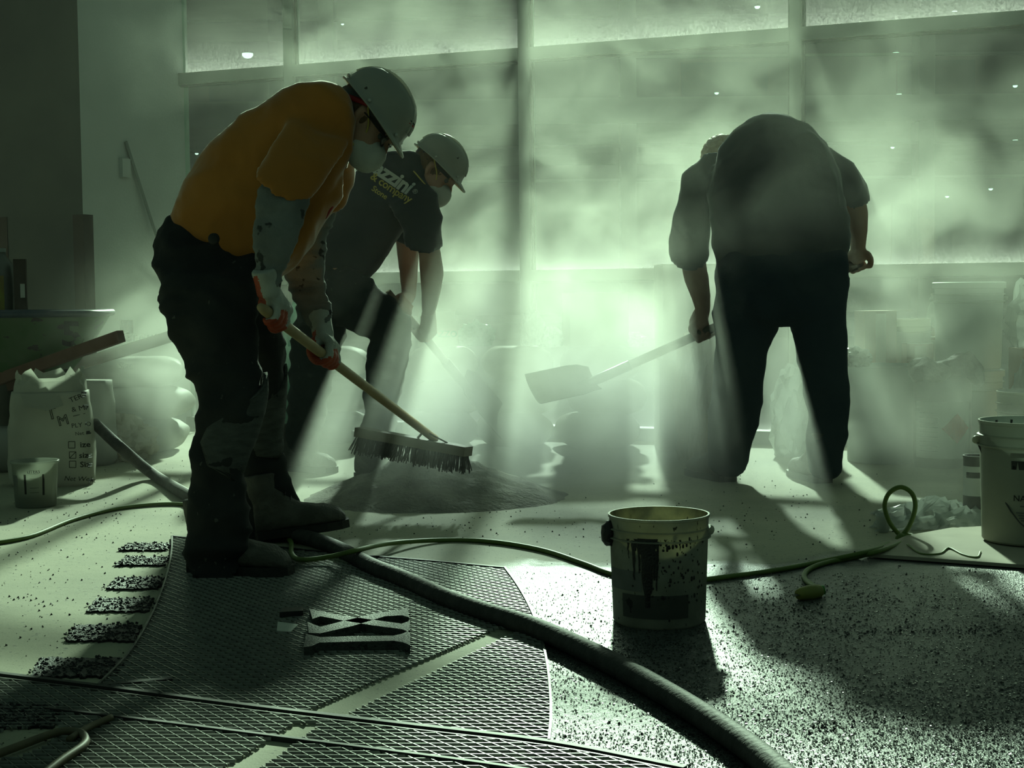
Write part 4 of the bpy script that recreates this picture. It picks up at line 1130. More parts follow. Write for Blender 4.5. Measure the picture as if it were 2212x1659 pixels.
mb = MB(); a = math.pi + .15; mb.ball((RP * 1.02 * math.cos(a), RP * 1.02 * math.sin(a), HP * .83), (.02, .022, .03)); link('tar_blob', wrinkle(smooth(mb.mesh('tb')), .005, 60), 'tar_black', sp)

# ---- right-hand cluster
b = G(2224, 1178); big = pail('bucket', (b.x, b.y, .018), .153, .372, 'plastic_cream', 'large cream bucket with black-and-white printed labels on the brown board', inside='plastic_bluegrey', handle=(math.pi * .93, .26, 1))
RB = .153
for a0, a1, z0, z1, m in ((-.70, -.36, .232, .258, 'label_dark'), (-.28, .05, .205, .285, 'label_grey'), (-.30, -.08, .150, .166, 'label_dark'), (-.72, -.34, .268, .282, 'label_grey')):
    on_cyl(big, RB * .965, z0, z1, CAMA + a0, CAMA + a1, m, rt=RB * .972)
for tx, sz, z, a, m in (('NAVY WORK', .026, .145, -.66, 'print_black'),):
    text_cyl(big, tx, sz, RB * .955, z, CAMA + a, m)
for k, (z, a0, a1) in enumerate(((.200, -.66, -.40), (.190, -.66, -.38), (.180, -.66, -.42), (.120, -.52, -.38), (.100, -.60, -.20), (.092, -.56, -.24), (.084, -.54, -.28), (.077, -.50, -.30))):
    on_cyl(big, RB * .952, z, z + .0035, CAMA + a0, CAMA + a1, 'label_grey', name='print_line', rt=RB * .953)
mb = MB()
for k in range(7):
    a = rr.uniform(.3, 2.4); z1 = .36; z0 = z1 - rr.uniform(.02, .05); mb.tube([V((.147 * math.cos(a), .147 * math.sin(a), z1)), V((.145 * math.cos(a + .03), .145 * math.sin(a + .03), z0))], [.004, .002], 6)
link('black_drip', mb, 'tar_black', big)
b = P(2108, 1113, 5.30); can = root('paint_can', (b.x, b.y, 0), 0, 'slim dark can with a pale banded label behind the large cream bucket', 'can')
mb = MB(); mb.lathe([(.042, 0), (.044, .003), (.044, .205), (.046, .208), (.046, .214), (.041, .214), (.041, .19), (.001, .19)], 30); link('body', autosmooth(mb.mesh('b')), 'label_dark', can)
on_cyl(can, .044, .075, .178, CAMA - 1.6, CAMA + 1.6, 'paper_label'); on_cyl(can, .0445, .138, .158, CAMA - 1.1, CAMA + .8, 'label_dark', name='label_band')
b = P(2238, 1044, 6.05); pail('bucket', (b.x, b.y, 0), .152, .385, 'plastic_cream', 'cream bucket with a pale blue inside behind the large labelled bucket', inside='plastic_bluegrey')
b = G(2035, 1006); rag_can = root('solvent_can', (b.x, b.y, 0), 0, 'metal drum with a white label and red diamond, rag on top', 'can')
yb_ = b.y; rc = 61 * mpp(yb_)
mb = MB(); mb.lathe([(rc * .97, 0), (rc, .006), (rc, .35), (rc * .985, .365), (rc * .93, .395), (rc * .90, .40), (.001, .40)], 40); link('body', autosmooth(mb.mesh('b')), 'can_metal', rag_can)
on_cyl(rag_can, rc, .045, .295, CAMA - 1.35, CAMA + .82, 'paper_label')
rd = .066; mb = MB(); a0 = CAMA + .24; n = 9; vs = []; fs = []
for off, sc_, mi in ((.002, 1.12, 0), (.0032, 1.0, 1)):
    o = len(mb.v); vs = []
    for i in range(n):
        u = (i / (n - 1) * 2 - 1); hgt = (1 - abs(u)) * rd * sc_; a = a0 + u * rd * sc_ / rc
        for s in (-1, 1): vs.append(V(((rc + off) * math.cos(a), (rc + off) * math.sin(a), .178 + s * hgt)))
    mb.add(vs, [(2 * i, 2 * i + 2, 2 * i + 3, 2 * i + 1) for i in range(n - 1)], mi)
dm = mb.mesh('d'); link('hazard_diamond', dm, ['paper_label', 'diamond_red'], rag_can)['label'] = 'red flammable diamond'
for k in range(9): on_cyl(rag_can, rc, .075 + k * .021, .078 + k * .021, CAMA - 1.15, CAMA - .42, 'label_grey', name='print_line', off=.002)

def crumple(name, c, r, m, label, cat, seed=0, amp=.35, sc=3.0, sub=3, flat=True, group=None, floor_z=None):
    bm = bmesh.new(); bmesh.ops.create_icosphere(bm, subdivisions=sub, radius=1.0)
    for v in bm.verts:
        q = v.co * sc + V((seed, seed * .7, -seed)); d = 1 + amp * (mnoise.noise(q) * .8 + (.4 - abs(mnoise.noise(q * 2.1))) * .9)
        v.co = V((v.co.x * r[0] * d, v.co.y * r[1] * d, v.co.z * r[2] * d))
        if v.co.z < -r[2] * .62: v.co.z = -r[2] * .62
    me = bpy.data.meshes.new(name); bm.to_mesh(me); bm.free()
    if not flat: smooth(me)
    z = c[2] + r[2] * .62 if floor_z is None else floor_z + r[2] * .62
    o = link(name, me, m); o.location = (c[0], c[1], z)
    return tag(o, label, cat, group)
pz = P(2030, 800, yb_)
# rag: several soft lobes draped on the can
mb = MB()
for x, y, rx, rz_ in ((1993, 800, 30, 26), (2020, 806, 34, 20), (2060, 796, 40, 20), (2085, 786, 32, 22), (2105, 812, 20, 22), (2050, 815, 60, 16)):
    q = P(x, y, yb_ - .03 + rr.uniform(-.05, .06)); mb.ball(q, (rx * mpp(yb_), .09, rz_ * mpp(yb_)))
zt = .4005
me = remesh(mb, .010, 3, name='rag'); wrinkle(me, .016, 13, seed=4)
for v in me.vertices:
    d = math.hypot(v.co.x - rag_can.location.x, v.co.y - rag_can.location.y)
    if d < rc + .01: v.co.z = max(v.co.z, zt)
tag(link('rag', me, 'rag_dark'), 'crumpled dark rag draped over the drum with the red diamond', 'rag')

b = P(1905, 1000, 7.03); drum = pail('drum', (b.x, b.y, 0), 76 * mpp(7.03), .448, 'plastic_bluegrey', 'open pale blue-grey drum between the jeans leg and the rag-topped can', taper=.97, ribs=False, cat='drum')
b = P(2090, 990, 7.25); lowp = pail('bucket', (b.x, b.y, 0), .158, .40, 'plastic_bluegrey', 'lower closed bucket of the tall stack behind the rag-topped can', lid=True)
b2 = pail('bucket', (b.x, b.y, .412), .160, .402, 'plastic_bluegrey', 'upper closed white bucket of the tall stack, its lid glinting', lid=True, handle=(math.pi * .88, .19, -1))
def carton(c, d, rz, label, m='cardboard', flaps=False, tape=True, group=None):
    t = root('carton', c, rz, label, 'box', group)
    w, dp, h = d; mb = MB(); mb.box((0, 0, h / 2), (w, dp, h)); link('body', mb, m, t)
    if flaps:
        for s in (-1, 1):
            mb = MB(); mb.box((s * w * .25, 0, h + .002), (w * .49, dp, .004), Matrix.Rotation(-s * .04, 3, 'Y')); link('flap', mb, 'cardboard_pale', t)
    if tape:
        mb = MB(); mb.box((0, -dp / 2 - .0008, h * .80), (.05, .0012, h * .36)); link('tape', mb, 'cardboard_pale', t)
    return t
b = P(1890, 900, 7.40); carton((b.x, b.y, 0), (.155, .16, .69), .1, 'tall upright cardboard box behind the pale blue drum')
b = P(1968, 900, 7.40); carton((b.x, b.y, 0), (.16, .16, .35), 0, 'cardboard box under the small white bucket')
pail('bucket', (b.x, b.y, .352), .092, .296, 'plastic_cream', 'small cream bucket standing on a carton beside the bottle', ribs=True)
b = P(1981, 900, 7.22); carton((b.x, b.y, 0), (.125, .10, .535), 0, 'closed cardboard box with a sunlit top in front of the bottle', flaps=True)
b = P(2016, 900, 7.44); bt0 = carton((b.x, b.y, 0), (.08, .062, .556), 0, 'cardboard box the bottle of orange liquid stands on', flaps=True)
p = P(2016, 742, 7.44); btl = root('bottle', (p.x, p.y, .563), 0, 'clear plastic bottle with a little orange liquid on a carton', 'bottle')
mb = MB(); mb.lathe([(.028, 0), (.031, .006), (.031, .05), (.026, .07), (.031, .09), (.031, .125), (.022, .16), (.012, .178), (.011, .192)], 24); link('body', smooth(mb.mesh('b')), 'bottle_clear', btl)
mb = MB(); mb.lathe([(.027, .004), (.029, .008), (.029, .042), (.001, .042)], 24); link('liquid', mb, 'orange_liquid', btl)
mb = MB(); mb.lathe([(.013, .19), (.013, .207), (.001, .207)], 18); link('cap', mb, 'plastic_white', btl)
b = P(2252, 900, 6.92); carton((b.x, b.y, 0), (.25, .19, .52), 0, 'cardboard box below the crumpled plastic at the drums')
q = P(2252, 690, 6.92); crumple('plastic_bag', (q.x, q.y, 0), (.135, .09, .19), 'polythene', 'crumpled clear plastic bag heaped on a box beside the tall bucket stack', 'bag', 3.3, .5, 2.6, 4, floor_z=.524)
q = P(2236, 800, 6.64); crumple('plastic_bag', (q.x, q.y, 0), (.10, .10, .30), 'polythene', 'crumpled white plastic bag beside the cream bucket with blue inside', 'bag', 7.1, .5, 2.6, 4, floor_z=.0)
# brown board, crumpled sheet
bp = [G(1868, 1197, .012), G(2110, 1214, .012), G(2330, 1230, .012), G(2330, 1130, .012), G(2060, 1140, .012), G(1958, 1158, .012)]
mb = MB(); mb.prism([(p.x, p.y) for p in bp], .004, .014); tag(link('board', mb, 'cardboard_pale'), 'flat brown board lying on the floor under the large cream bucket', 'board')
def sheet(name, px, Y0, Y1, m, label, cat, hmax, seed, n=26):
    mb = MB(); vs = []
    for i in range(n):
        for j in range(n):
            u, w = i / (n - 1), j / (n - 1); a = G(px[0] + (px[1] - px[0]) * u, 1100); x = a.x / a.y
            Y = Y0 + (Y1 - Y0) * w; k = math.sin(math.pi * u) ** .5 * math.sin(math.pi * w) ** .6
            q = V((u * 5 + seed, w * 3.2, seed)); z = .004 + hmax * k * max(0, .45 + .9 * (.5 - abs(mnoise.noise(q)) * 1.6) + .35 * mnoise.noise(q * 2.3))
            e = .03 * mnoise.noise(V((u * 6, w * 6, seed + 9)))
            vs.append(V(((x + e * .6) * Y, Y + e, z)))
    mb.add(vs, [(i * n + j, (i + 1) * n + j, (i + 1) * n + j + 1, i * n + j + 1) for i in range(n - 1) for j in range(n - 1)])
    return tag(link(name, mb, m), label, cat)
sheet('plastic_sheet', (1905, 2130), 4.98, 5.42, 'polythene', 'crumpled clear plastic sheet on the floor behind the cord loop', 'plastic sheet', .085, 2.4)
q = G(1908, 1150); cup = root('plastic_cup', (q.x, q.y, 0), 0, 'small pale plastic cup beside the crumpled sheet', 'cup')
mb = MB(); mb.lathe([(.014, 0), (.018, .004), (.024, .05), (.026, .062), (.024, .062), (.022, .05), (.001, .006)], 20); link('body', smooth(mb.mesh('c')), 'polythene', cup)

# ---- cords and hoses
def cord(name, pts, r, m, label, cat='cord', n=8, res=8, parts=None):
    g = catmull(pts, res); mb = MB(); mb.tube(g, r, n); o = link(name, smooth(mb.mesh(name)), m)
    return tag(o, label, cat)
def gz(x, y, z): return G(x, y, z)
rc_ = .0075
cl = [gz(-60, 1180, rc_), gz(60, 1160, rc_), gz(160, 1122, rc_), gz(270, 1096, rc_), gz(400, 1090, rc_), gz(500, 1120, rc_), gz(590, 1150, rc_), gz(627, 1168, rc_ + .004), gz(630, 1195, rc_ + .012), gz(650, 1209, rc_ + .014), gz(710, 1203, rc_ + .02), gz(765, 1190, .055), gz(840, 1174, .028), gz(950, 1167, rc_), gz(1060, 1170, rc_), gz(1170, 1188, rc_), gz(1260, 1217, rc_), gz(1330, 1242, rc_), gz(1440, 1258, rc_), gz(1540, 1256, rc_), gz(1660, 1234, rc_), gz(1780, 1212, rc_), gz(1880, 1190, rc_ + .016), P(1930, 1170, 4.86) ]
cl[19] = gz(1440, 1262, rc_)
L0 = 4.84
loop = [P(1950, 1155, L0), P(1966, 1132, L0), P(1977, 1095, L0 + .01), P(1970, 1066, L0 + .02), P(1946, 1052, L0 + .03), P(1921, 1065, L0 + .04), P(1911, 1092, L0 + .05), P(1920, 1125, L0 + .05), P(1938, 1150, L0 + .05), P(1955, 1163, L0 + .03)]
tail = [P(1985, 1170, L0), P(2020, 1177, L0), P(2060, 1182, L0), P(2130, 1185, 4.78), P(2180, 1187, 4.72), P(2260, 1198, 4.62)]
gc = cord('extension_cord', cl + loop + tail, rc_, 'cord_green', 'long green extension cord crossing the floor and rising in a loop')
mb = MB(); mb.tube([P(1990, 1172, L0 - .01), P(2000, 1173, L0 - .01), P(2030, 1176, L0 - .01), P(2046, 1178, L0 - .01)], [.010, .016, .017, .011], 12); link('connector', smooth(mb.mesh('con')), 'plug_green', gc, True).data.materials[0] = MATS['cord_green']
mb = MB(); mb.ball(P(1955, 1166, L0 - .01), (.030, .022, .020)); link('knot', wrinkle(smooth(mb.mesh('kn')), .006, 60), 'cord_green', gc, True)
pc = cord('power_cord', [P(1965, 1166, L0 - .015), gz(1900, 1190, .024), gz(1850, 1203, rc_), gz(1790, 1214, rc_), gz(1750, 1228, rc_), gz(1737, 1245, rc_), gz(1748, 1260, rc_ + .004), gz(1768, 1272, rc_ + .012)], rc_, 'cord_green', 'short green cord end with a yellow plug lying on the damp floor')
a, b_ = gz(1776, 1276, .016), gz(1724, 1284, .016)
mb = MB(); mb.tube([a, a.lerp(b_, .15), a.lerp(b_, .5), a.lerp(b_, .85), b_], [.010, .018, .020, .017, .013], 12); link('plug_body', smooth(mb.mesh('pl')), 'plug_yellow', pc, True)
mb = MB(); mb.tube([a + V((.006, 0, .002)), a - V((.01, 0, 0))], [.012, .014], 12); link('plug_collar', smooth(mb.mesh('pc')), 'plug_green', pc, True)
for s in (-1, 1):
    mb = MB(); d = (b_ - a).normalized(); mb.bar(b_ + V((0, s * .006, 0)), b_ + d * .018 + V((0, s * .006, 0)), .006, .002); link('prong', mb, 'steel_worn', pc, True)
cord('drawstring', [gz(1960, 1176, .02), gz(1990, 1196, .016), gz(2030, 1196, .016), gz(2050, 1184, .017), gz(2080, 1198, .016), gz(2110, 1204, .016), gz(2118, 1192, .016)], .003, 'cord_green', 'thin green string trailing over the brown board', 'string')
rh = .024
cord('vacuum_hose', [P(205, 915, 6.62), P(262, 968, 6.35), gz(330, 1024, rh), gz(410, 1072, rh), gz(520, 1128, rh), gz(610, 1150, rh), gz(680, 1166, rh), gz(740, 1190, rh), gz(800, 1222, rh), gz(880, 1254, rh), gz(960, 1290, rh), gz(1050, 1322, rh), gz(1140, 1350, rh), gz(1230, 1388, rh), gz(1330, 1437, rh), gz(1420, 1487, rh), gz(1500, 1535, rh), gz(1580, 1588, rh), gz(1650, 1640, rh), gz(1740, 1720, rh)], rh, 'hose_black', 'thick black rubber hose running over the lath and damp floor', 'hose', n=14)
cord('brown_cord', [gz(-60, 1650, .012), gz(40, 1612, .012), gz(120, 1583, .012), gz(165, 1581, .012), gz(184, 1594, .012), gz(178, 1612, .012), gz(130, 1645, .012), gz(60, 1700, .012)], .008, 'cord_olive', 'dull brown cord curling over the lath beside the straight strips')
cord('brown_cord', [gz(150, 1598, .011), gz(190, 1572, .011), gz(240, 1550, .011)], .007, 'cord_olive', 'short straight brown cord end on the lath beside the straight strips')

# ---- raised roman numeral of the floor clock
nm = root('roman_numeral', G(770, 1355), 0, 'grit-covered metal roman numeral XI standing on the lath', 'numeral')
ZN = .026
def stroke(name, pts, w):
    a, b = G(*pts[0], ZN), G(*pts[1], ZN); mb = MB(); d = (b - a); d.z = 0; d.normalize(); mb.bar(V((a.x, a.y, ZN / 2 + .003)), V((b.x, b.y, ZN / 2 + .003)), w, ZN - .004); link(name, mb, 'numeral_metal', nm, True)
for nme, poly in (('diagonal', [(664, 1343), (667, 1367), (692, 1368), (762, 1352), (832, 1331), (868, 1329), (883, 1333), (881, 1311), (866, 1316), (820, 1323), (742, 1341), (692, 1354)]),
                  ('diagonal', [(668, 1314), (675, 1337), (692, 1331), (740, 1340), (800, 1350), (868, 1359), (886, 1366), (885, 1341), (868, 1347), (800, 1338), (738, 1329), (692, 1320)]),
                  ('upright', [(656, 1398), (672, 1396), (690, 1388), (760, 1386), (850, 1384), (870, 1387), (886, 1394), (886, 1361), (868, 1369), (850, 1373), (760, 1374), (692, 1376), (674, 1372), (661, 1369)])):
    pl = [G(x, y, ZN) for x, y in poly]; mb = MB(); mb.prism([(p.x, p.y) for p in pl], .006, ZN); link(nme, mb, 'numeral_metal', nm, True)
mb = MB(); mb.prism([(p.x, p.y) for p in (G(598, 1370), G(628, 1372), G(645, 1356), G(600, 1350))], .0065, .0085); tag(link('paper_scrap', mb, 'paper_label'), 'torn scrap of pale paper on the lath beside the numeral', 'paper')
mb = MB(); mb.prism([(p.x, p.y) for p in (G(604, 1340), G(655, 1336), G(655, 1326), G(610, 1330))], .007, .02); tag(link('metal_offcut', mb, 'dark_steel'), 'dark flat metal offcut lying beside the roman numeral', 'metal piece')

# ---- mortar heap the three men work
def heap():
    mb = MB(); n = 48; vs = []
    for i in range(n):
        for j in range(n):
            x, y = -1 + 2 * i / (n - 1), -1 + 2 * j / (n - 1); r = math.hypot(x, y)
            z = max(0, (1 - r) ** 1.1) * .20 if r < 1 else 0
            z *= 1 + .35 * mnoise.noise(V((x * 3, y * 3, 1))) ; z += .03 * mnoise.noise(V((x * 9, y * 9, 4))) * max(0, 1 - r)
            vs.append(V((-.30 + x * .52 + .03 * mnoise.noise(V((x * 4, y * 4, 7))), 5.95 + y * .45, z - (.003 if r >= 1 else 0))))
    mb.add(vs, [(i * n + j, (i + 1) * n + j, (i + 1) * n + j + 1, i * n + j + 1) for i in range(n - 1) for j in range(n - 1)])
    me = mb.mesh('mortar_heap'); smooth(me); o = link('mortar_heap', me, 'dry_mortar'); return tag(o, 'heap of dry mortar mix on the floor between the three workers', 'heap')
heap()

# ---- left side: sacks, cup, wheelbarrow
def sack(name, c, d, rz, m, label, seed=0, open_top=False, lie=False, group=None, cat='sack'):
    t = root(name, c, rz, label, cat, group); w, dp, h = d; mb = MB(); nz, na = 16, 36; rg = []
    for i in range(nz + 1):
        t_ = i / nz; z = h * t_; b = math.sin(math.pi * min(1, max(.02, min(.98, t_)))) ** .16 if lie else (1 - .10 * t_) * (.93 if t_ < .02 else 1)
        bul = 1 + .05 * math.sin(math.pi * t_)
        ring = []
        for j in range(na):
            a = 2 * math.pi * j / na; ca, sa = math.cos(a), math.sin(a); e = .52 if not lie else .40
            x = w / 2 * math.copysign(abs(ca) ** e, ca); y = dp / 2 * math.copysign(abs(sa) ** e, sa)
            k = b * bul * (1 + .045 * mnoise.noise(V((ca * 2.2 + seed, sa * 2.2, t_ * 4))) + .02 * mnoise.noise(V((ca * 6, sa * 6 + seed, t_ * 10))))
            if open_top and t_ > .8: z2 = z + (t_ - .8) * h * (.35 * mnoise.noise(V((ca * 2.5 + seed, sa * 2.5, 3))) ); k *= 1 - (t_ - .8) * .9
            else: z2 = z
            ring.append(V((x * k, y * k, max(0, z2))))
        rg.append(ring)
    mb.rings(rg, cap1=not open_top)
    me = mb.mesh('body'); smooth(me); o = link('body', me, m, t)
    return t, me
q = G(115, 1046); SX, SY = q.x, q.y
sk, skm = sack('paper_sack', (SX, SY, 0), (178 * mpp(SY), .20, .40), .18, 'paper_sack', 'open white paper sack printed with black letters and size boxes', 1.5)
SKM = wm(sk); skb = bvh(skm, SKM)
# torn, folded-back mouth of the sack
rr = random.Random(21); mb = MB(); n = 30
rg = []
for t_, k, zz in ((0, 1.0, .395), (.35, .97, .43), (.7, .90, .455), (1, .94, .475)):
    ring = []
    for j in range(n):
        a = 2 * math.pi * j / n; ca, sa = math.cos(a), math.sin(a); w = 178 * mpp(SY) / 2 * .86; dp = .10 * .9
        jg = t_ * (.030 * mnoise.noise(V((ca * 3.1, sa * 3.1, 5))) + .026 * math.copysign(1, math.sin(a * 5.0)) * rr.random())
        ring.append(V((w * math.copysign(abs(ca) ** .6, ca) * k * (1 + .10 * t_ * mnoise.noise(V((ca * 4, sa * 4, t_ * 3)))), dp * math.copysign(abs(sa) ** .6, sa) * k, zz + jg)))
    rg.append(ring)
mb.rings(rg, False, False); link('torn_mouth', mb, 'paper_sack', sk)
mb = MB(); mb.add([V((-.11, -.108, .395)), V((.05, -.112, .385)), V((.065, -.128, .345)), V((.0, -.14, .325)), V((-.09, -.132, .345))], [(0, 1, 2, 3, 4)]); link('folded_flap', mb, 'paper_sack', sk)
def sack_print(tx, size, px, py, ang, m='print_black', **kw):
    o = P(px, py, SY - .105); xd = (_cr * math.cos(ang) - _cu * math.sin(ang)); yd = (_cr * math.sin(ang) + _cu * math.cos(ang)); zd = -_fwd
    M = Matrix(((xd.x, yd.x, zd.x, o.x), (xd.y, yd.y, zd.y, o.y), (xd.z, yd.z, zd.z, o.z), (0, 0, 0, 1)))
    text_on('print', tx, size, M, m, sk, skb, .002, **kw)
for tx, sz, px, py, ang, kw in (('T', .070, 99, 897, -.22, {'outline': .0013}), ('M', .058, 122, 912, -.25, {'outline': .0013}), ('TERZ', .030, 146, 866, -.42, {}), ('& MA', .030, 150, 886, -.20, {}), ('PLY CO', .027, 150, 921, -.12, {}), ('Net of', .021, 158, 938, -.10, {}),
                              ('ize', .033, 168, 962, -.04, {'bold': .0006}), ('size', .033, 166, 985, -.02, {'bold': .0006}), ('Size', .033, 168, 1005, -.02, {'bold': .0006}), ('Net Weight', .028, 136, 1034, .06, {'shear': .2})):
    sack_print(tx, sz, px, py, ang, **kw)
def on_sack(px, py):
    d = ray(px, py).normalized(); h = skb.ray_cast(V((0, 0, CAM_H)), d); return h[0] - d * .002 if h[0] else None
for k, (px, py) in enumerate(((155, 961), (157, 983), (157, 1003))):
    w = 7
    for a, b in (((-w, -w), (w, -w)), ((w, -w), (w, w)), ((w, w), (-w, w)), ((-w, w), (-w, -w))) + ((((-w, w), (w, -w)),) if k == 1 else ()):
        pa, pb = on_sack(px + a[0], py + a[1]), on_sack(px + b[0], py + b[1])
        if pa and pb:
            mb = MB(); mb.tube([pa, pb], .0013, 6); link('check_box', mb, 'print_black', sk, True)
a, b_ = on_sack(158, 899), on_sack(184, 893)
if a and b_:
    mb = MB(); mb.tube([a, b_], .0013, 6); link('print_rule', mb, 'print_black', sk, True)
q = G(78, 1093); mc = root('measuring_cup', (q.x, q.y, 0), 0, 'translucent graduated mixing cup standing before the printed paper sack', 'cup'); rm = 50 * mpp(q.y)
mb = MB(); mb.lathe([(rm * .82, 0), (rm * .86, .005), (rm * .97, .165), (rm * 1.03, .168), (rm * 1.03, .176), (rm * .95, .176), (rm * .93, .15), (rm * .80, .012), (.001, .01)], 36); link('body', smooth(mb.mesh('c')), 'measure_cup', mc)
mb = MB(); mb.lathe([(rm * .79, .012), (rm * .82, .05), (.001, .05)], 30); link('contents', mb, 'plastic_bluegrey', mc)
on_cyl(mc, rm * .88, .06, .125, CAMA - 1.0, CAMA - .62, 'label_grey', rt=rm * .93); 
for a, z0, z1 in ((-.22, .055, .13), (.62, .05, .13)): on_cyl(mc, rm * .885, z0, z1, CAMA + a, CAMA + a + .10, 'print_black', name='print', rt=rm * .93)
text_cyl(mc, 'LITERS', .016, rm * .93, .14, CAMA - .05, 'print_black')
for k in range(5): on_cyl(mc, rm * .9, .06 + k * .018, .0615 + k * .018, CAMA + .05, CAMA + .45, 'print_grey', name='print', rt=rm * .9)

# wheelbarrow
YW = 7.22
bw = root('wheelbarrow', P(60, 985, YW), 0, 'green wheelbarrow marked with a black 5, its brown wooden handles pointing at the window', 'wheelbarrow')
def tubring(x0, x1, d, z):
    n = 40; out = []
    cx, hw = (x0 + x1) / 2, (x1 - x0) / 2
    for j in range(n):
        a = 2 * math.pi * j / n; ca, sa = math.cos(a), math.sin(a)
        out.append(V((cx + hw * math.copysign(abs(ca) ** .55, ca), YW + .05 + d * math.copysign(abs(sa) ** .6, sa), z)))
    return out
X1 = P(208, 680, YW - .2).x; X0 = X1 - 1.0; ZR = P(150, 678, YW - .3).z
mb = MB(); tr = [tubring(X0 + .22, X1 - .20, .18, ZR - .27), tubring(X0 + .12, X1 - .11, .25, ZR - .15), tubring(X0 + .02, X1 - .02, .31, ZR), tubring(X0 + .03, X1 - .03, .30, ZR), tubring(X0 + .13, X1 - .12, .24, ZR - .14), tubring(X0 + .23, X1 - .21, .17, ZR - .262)]
mb.rings(tr); tub = mb.mesh('tub'); link('tub', autosmooth(tub, 50), 'barrow_green', bw, True)
mb = MB(); mb.tube(tubring(X0 + .02, X1 - .02, .312, ZR) + [tubring(X0 + .02, X1 - .02, .312, ZR)[0]], .016, 10, caps=False); link('rim', smooth(mb.mesh('rim')), 'barrow_rim', bw, True)
hA = [P(20, 812, YW - .12), P(262, 726, YW - .42)]; hB = [P(90, 812, YW + .28), P(384, 722, YW + .05)]
for a, b in (hA, hB):
    mb = MB(); d = (b - a); mb.bar(a - d * .25, b, .042, .052); link('handle', mb, 'barrow_wood', bw, True)
for x in (.18, .62):
    mb = MB(); mb.tube([V((X1 - x, YW - .1, ZR - .26)), V((X1 - x + .03, YW - .12, .02))], .016, 8); link('leg', mb, 'dark_steel', bw, True)
mb = MB(); mw = Matrix.Rotation(R(90), 3, 'X'); mb.lathe([(.10, -.035), (.18, -.04), (.20, -.02), (.20, .02), (.18, .04), (.10, .035)], 28, (X0 - .05, YW + .05, .2), M=mw); link('wheel', autosmooth(mb.mesh('w')), 'rubber', bw, True)
tbv = bvh(tub)
o = P(112, 722, YW - .3); M = Matrix(((_cr.x, _cu.x, -_fwd.x, o.x), (_cr.y, _cu.y, -_fwd.y, o.y), (_cr.z, _cu.z, -_fwd.z, o.z), (0, 0, 0, 1)))
text_on('number', '5', .155, M, 'print_black', bw, tbv, .003, bold=.004, shear=.15)
# things standing behind the tub
q = P(8, 800, 7.85); zt = 0
jug = root('jug', (q.x, q.y, 0), 0, 'pale jug with a yellow-green label standing behind the wheelbarrow', 'jug')
hj = P(8, 545, 7.85).z
mb = MB(); mb.lathe([(.07, 0), (.078, .01), (.078, hj - .13), (.07, hj - .07), (.03, hj - .02), (.026, hj)], 28); link('body', smooth(mb.mesh('j')), 'can_metal', jug)
on_cyl(jug, .078, hj - .33, hj - .12, CAMA - 1, CAMA + .5, 'box_yellow'); mb = MB(); mb.lathe([(.03, hj), (.03, hj + .02), (.001, hj + .02)], 16); link('cap', mb, 'plastic_bluegrey', jug)
q = P(50, 800, 7.78); t = root('black_case', (q.x, q.y, 0), .25, 'narrow black case with white lettering beside the jug', 'case'); hc = P(42, 560, 7.78).z
mb = MB(); mb.box((0, 0, hc / 2), (.06, .10, hc)); link('body', mb, 'brown_box', t); mb = MB(); mb.box((.012, -.0515, hc - .16), (.022, .002, .07)); link('label', mb, 'paper_label', t)
# sacks stacked behind the barrow
for k, (px, Y, z, w, h, rz, lb) in enumerate(((285, 7.85, 0, .52, .17, .1, 'bottom sack of the stack behind the wheelbarrow handles'), (300, 7.83, .172, .50, .16, -.05, 'middle sack of the stack behind the wheelbarrow handles'), (290, 7.87, .334, .50, .15, .12, 'top sack of the stack behind the wheelbarrow handles, printed in grey'))):
    q = P(px, 800, Y); t, me = sack('cement_sack', (q.x, q.y, z), (w, .34, h), rz, 'sack_grey', lb, k * 2.2, lie=True, group='sacks stacked behind the wheelbarrow')
    if k == 2 or k == 1:
        bb = bvh(me, wm(t))
        for tx, sz, x, y in ((('Grout', .075, 262, 728),) if k == 2 else (('Size', .05, 255, 790),)):
            o = P(x, y, Y - .17); M = Matrix(((_cr.x, _cu.x, -_fwd.x, o.x), (_cr.y, _cu.y, -_fwd.y, o.y), (_cr.z, _cu.z, -_fwd.z, o.z), (0, 0, 0, 1))); text_on('print', tx, sz, M, 'print_grey', t, bb, .003)
q = P(35, 1000, 6.95); t, me = sack('cement_sack', (q.x - .15, 7.0, 0), (.42, .25, .20), .3, 'sack_grey', 'limp grey sack on the floor beneath the wheelbarrow', 4.1, lie=True)
q = P(180, 900, 7.2); t, me = sack('cement_sack', (q.x, 7.25, 0), (.26, .2, .40), -.1, 'sack_grey', 'upright grey sack beneath the wheelbarrow handles', 5.2)
q = G(262, 1000); crumple('plastic_bag', (q.x - .02, q.y + .15, 0), (.14, .12, .12), 'brown_film', 'crumpled brownish film bag at the hose beside the paper sack', 'bag', 5.0, .45, 2.2, 4, floor_z=0)
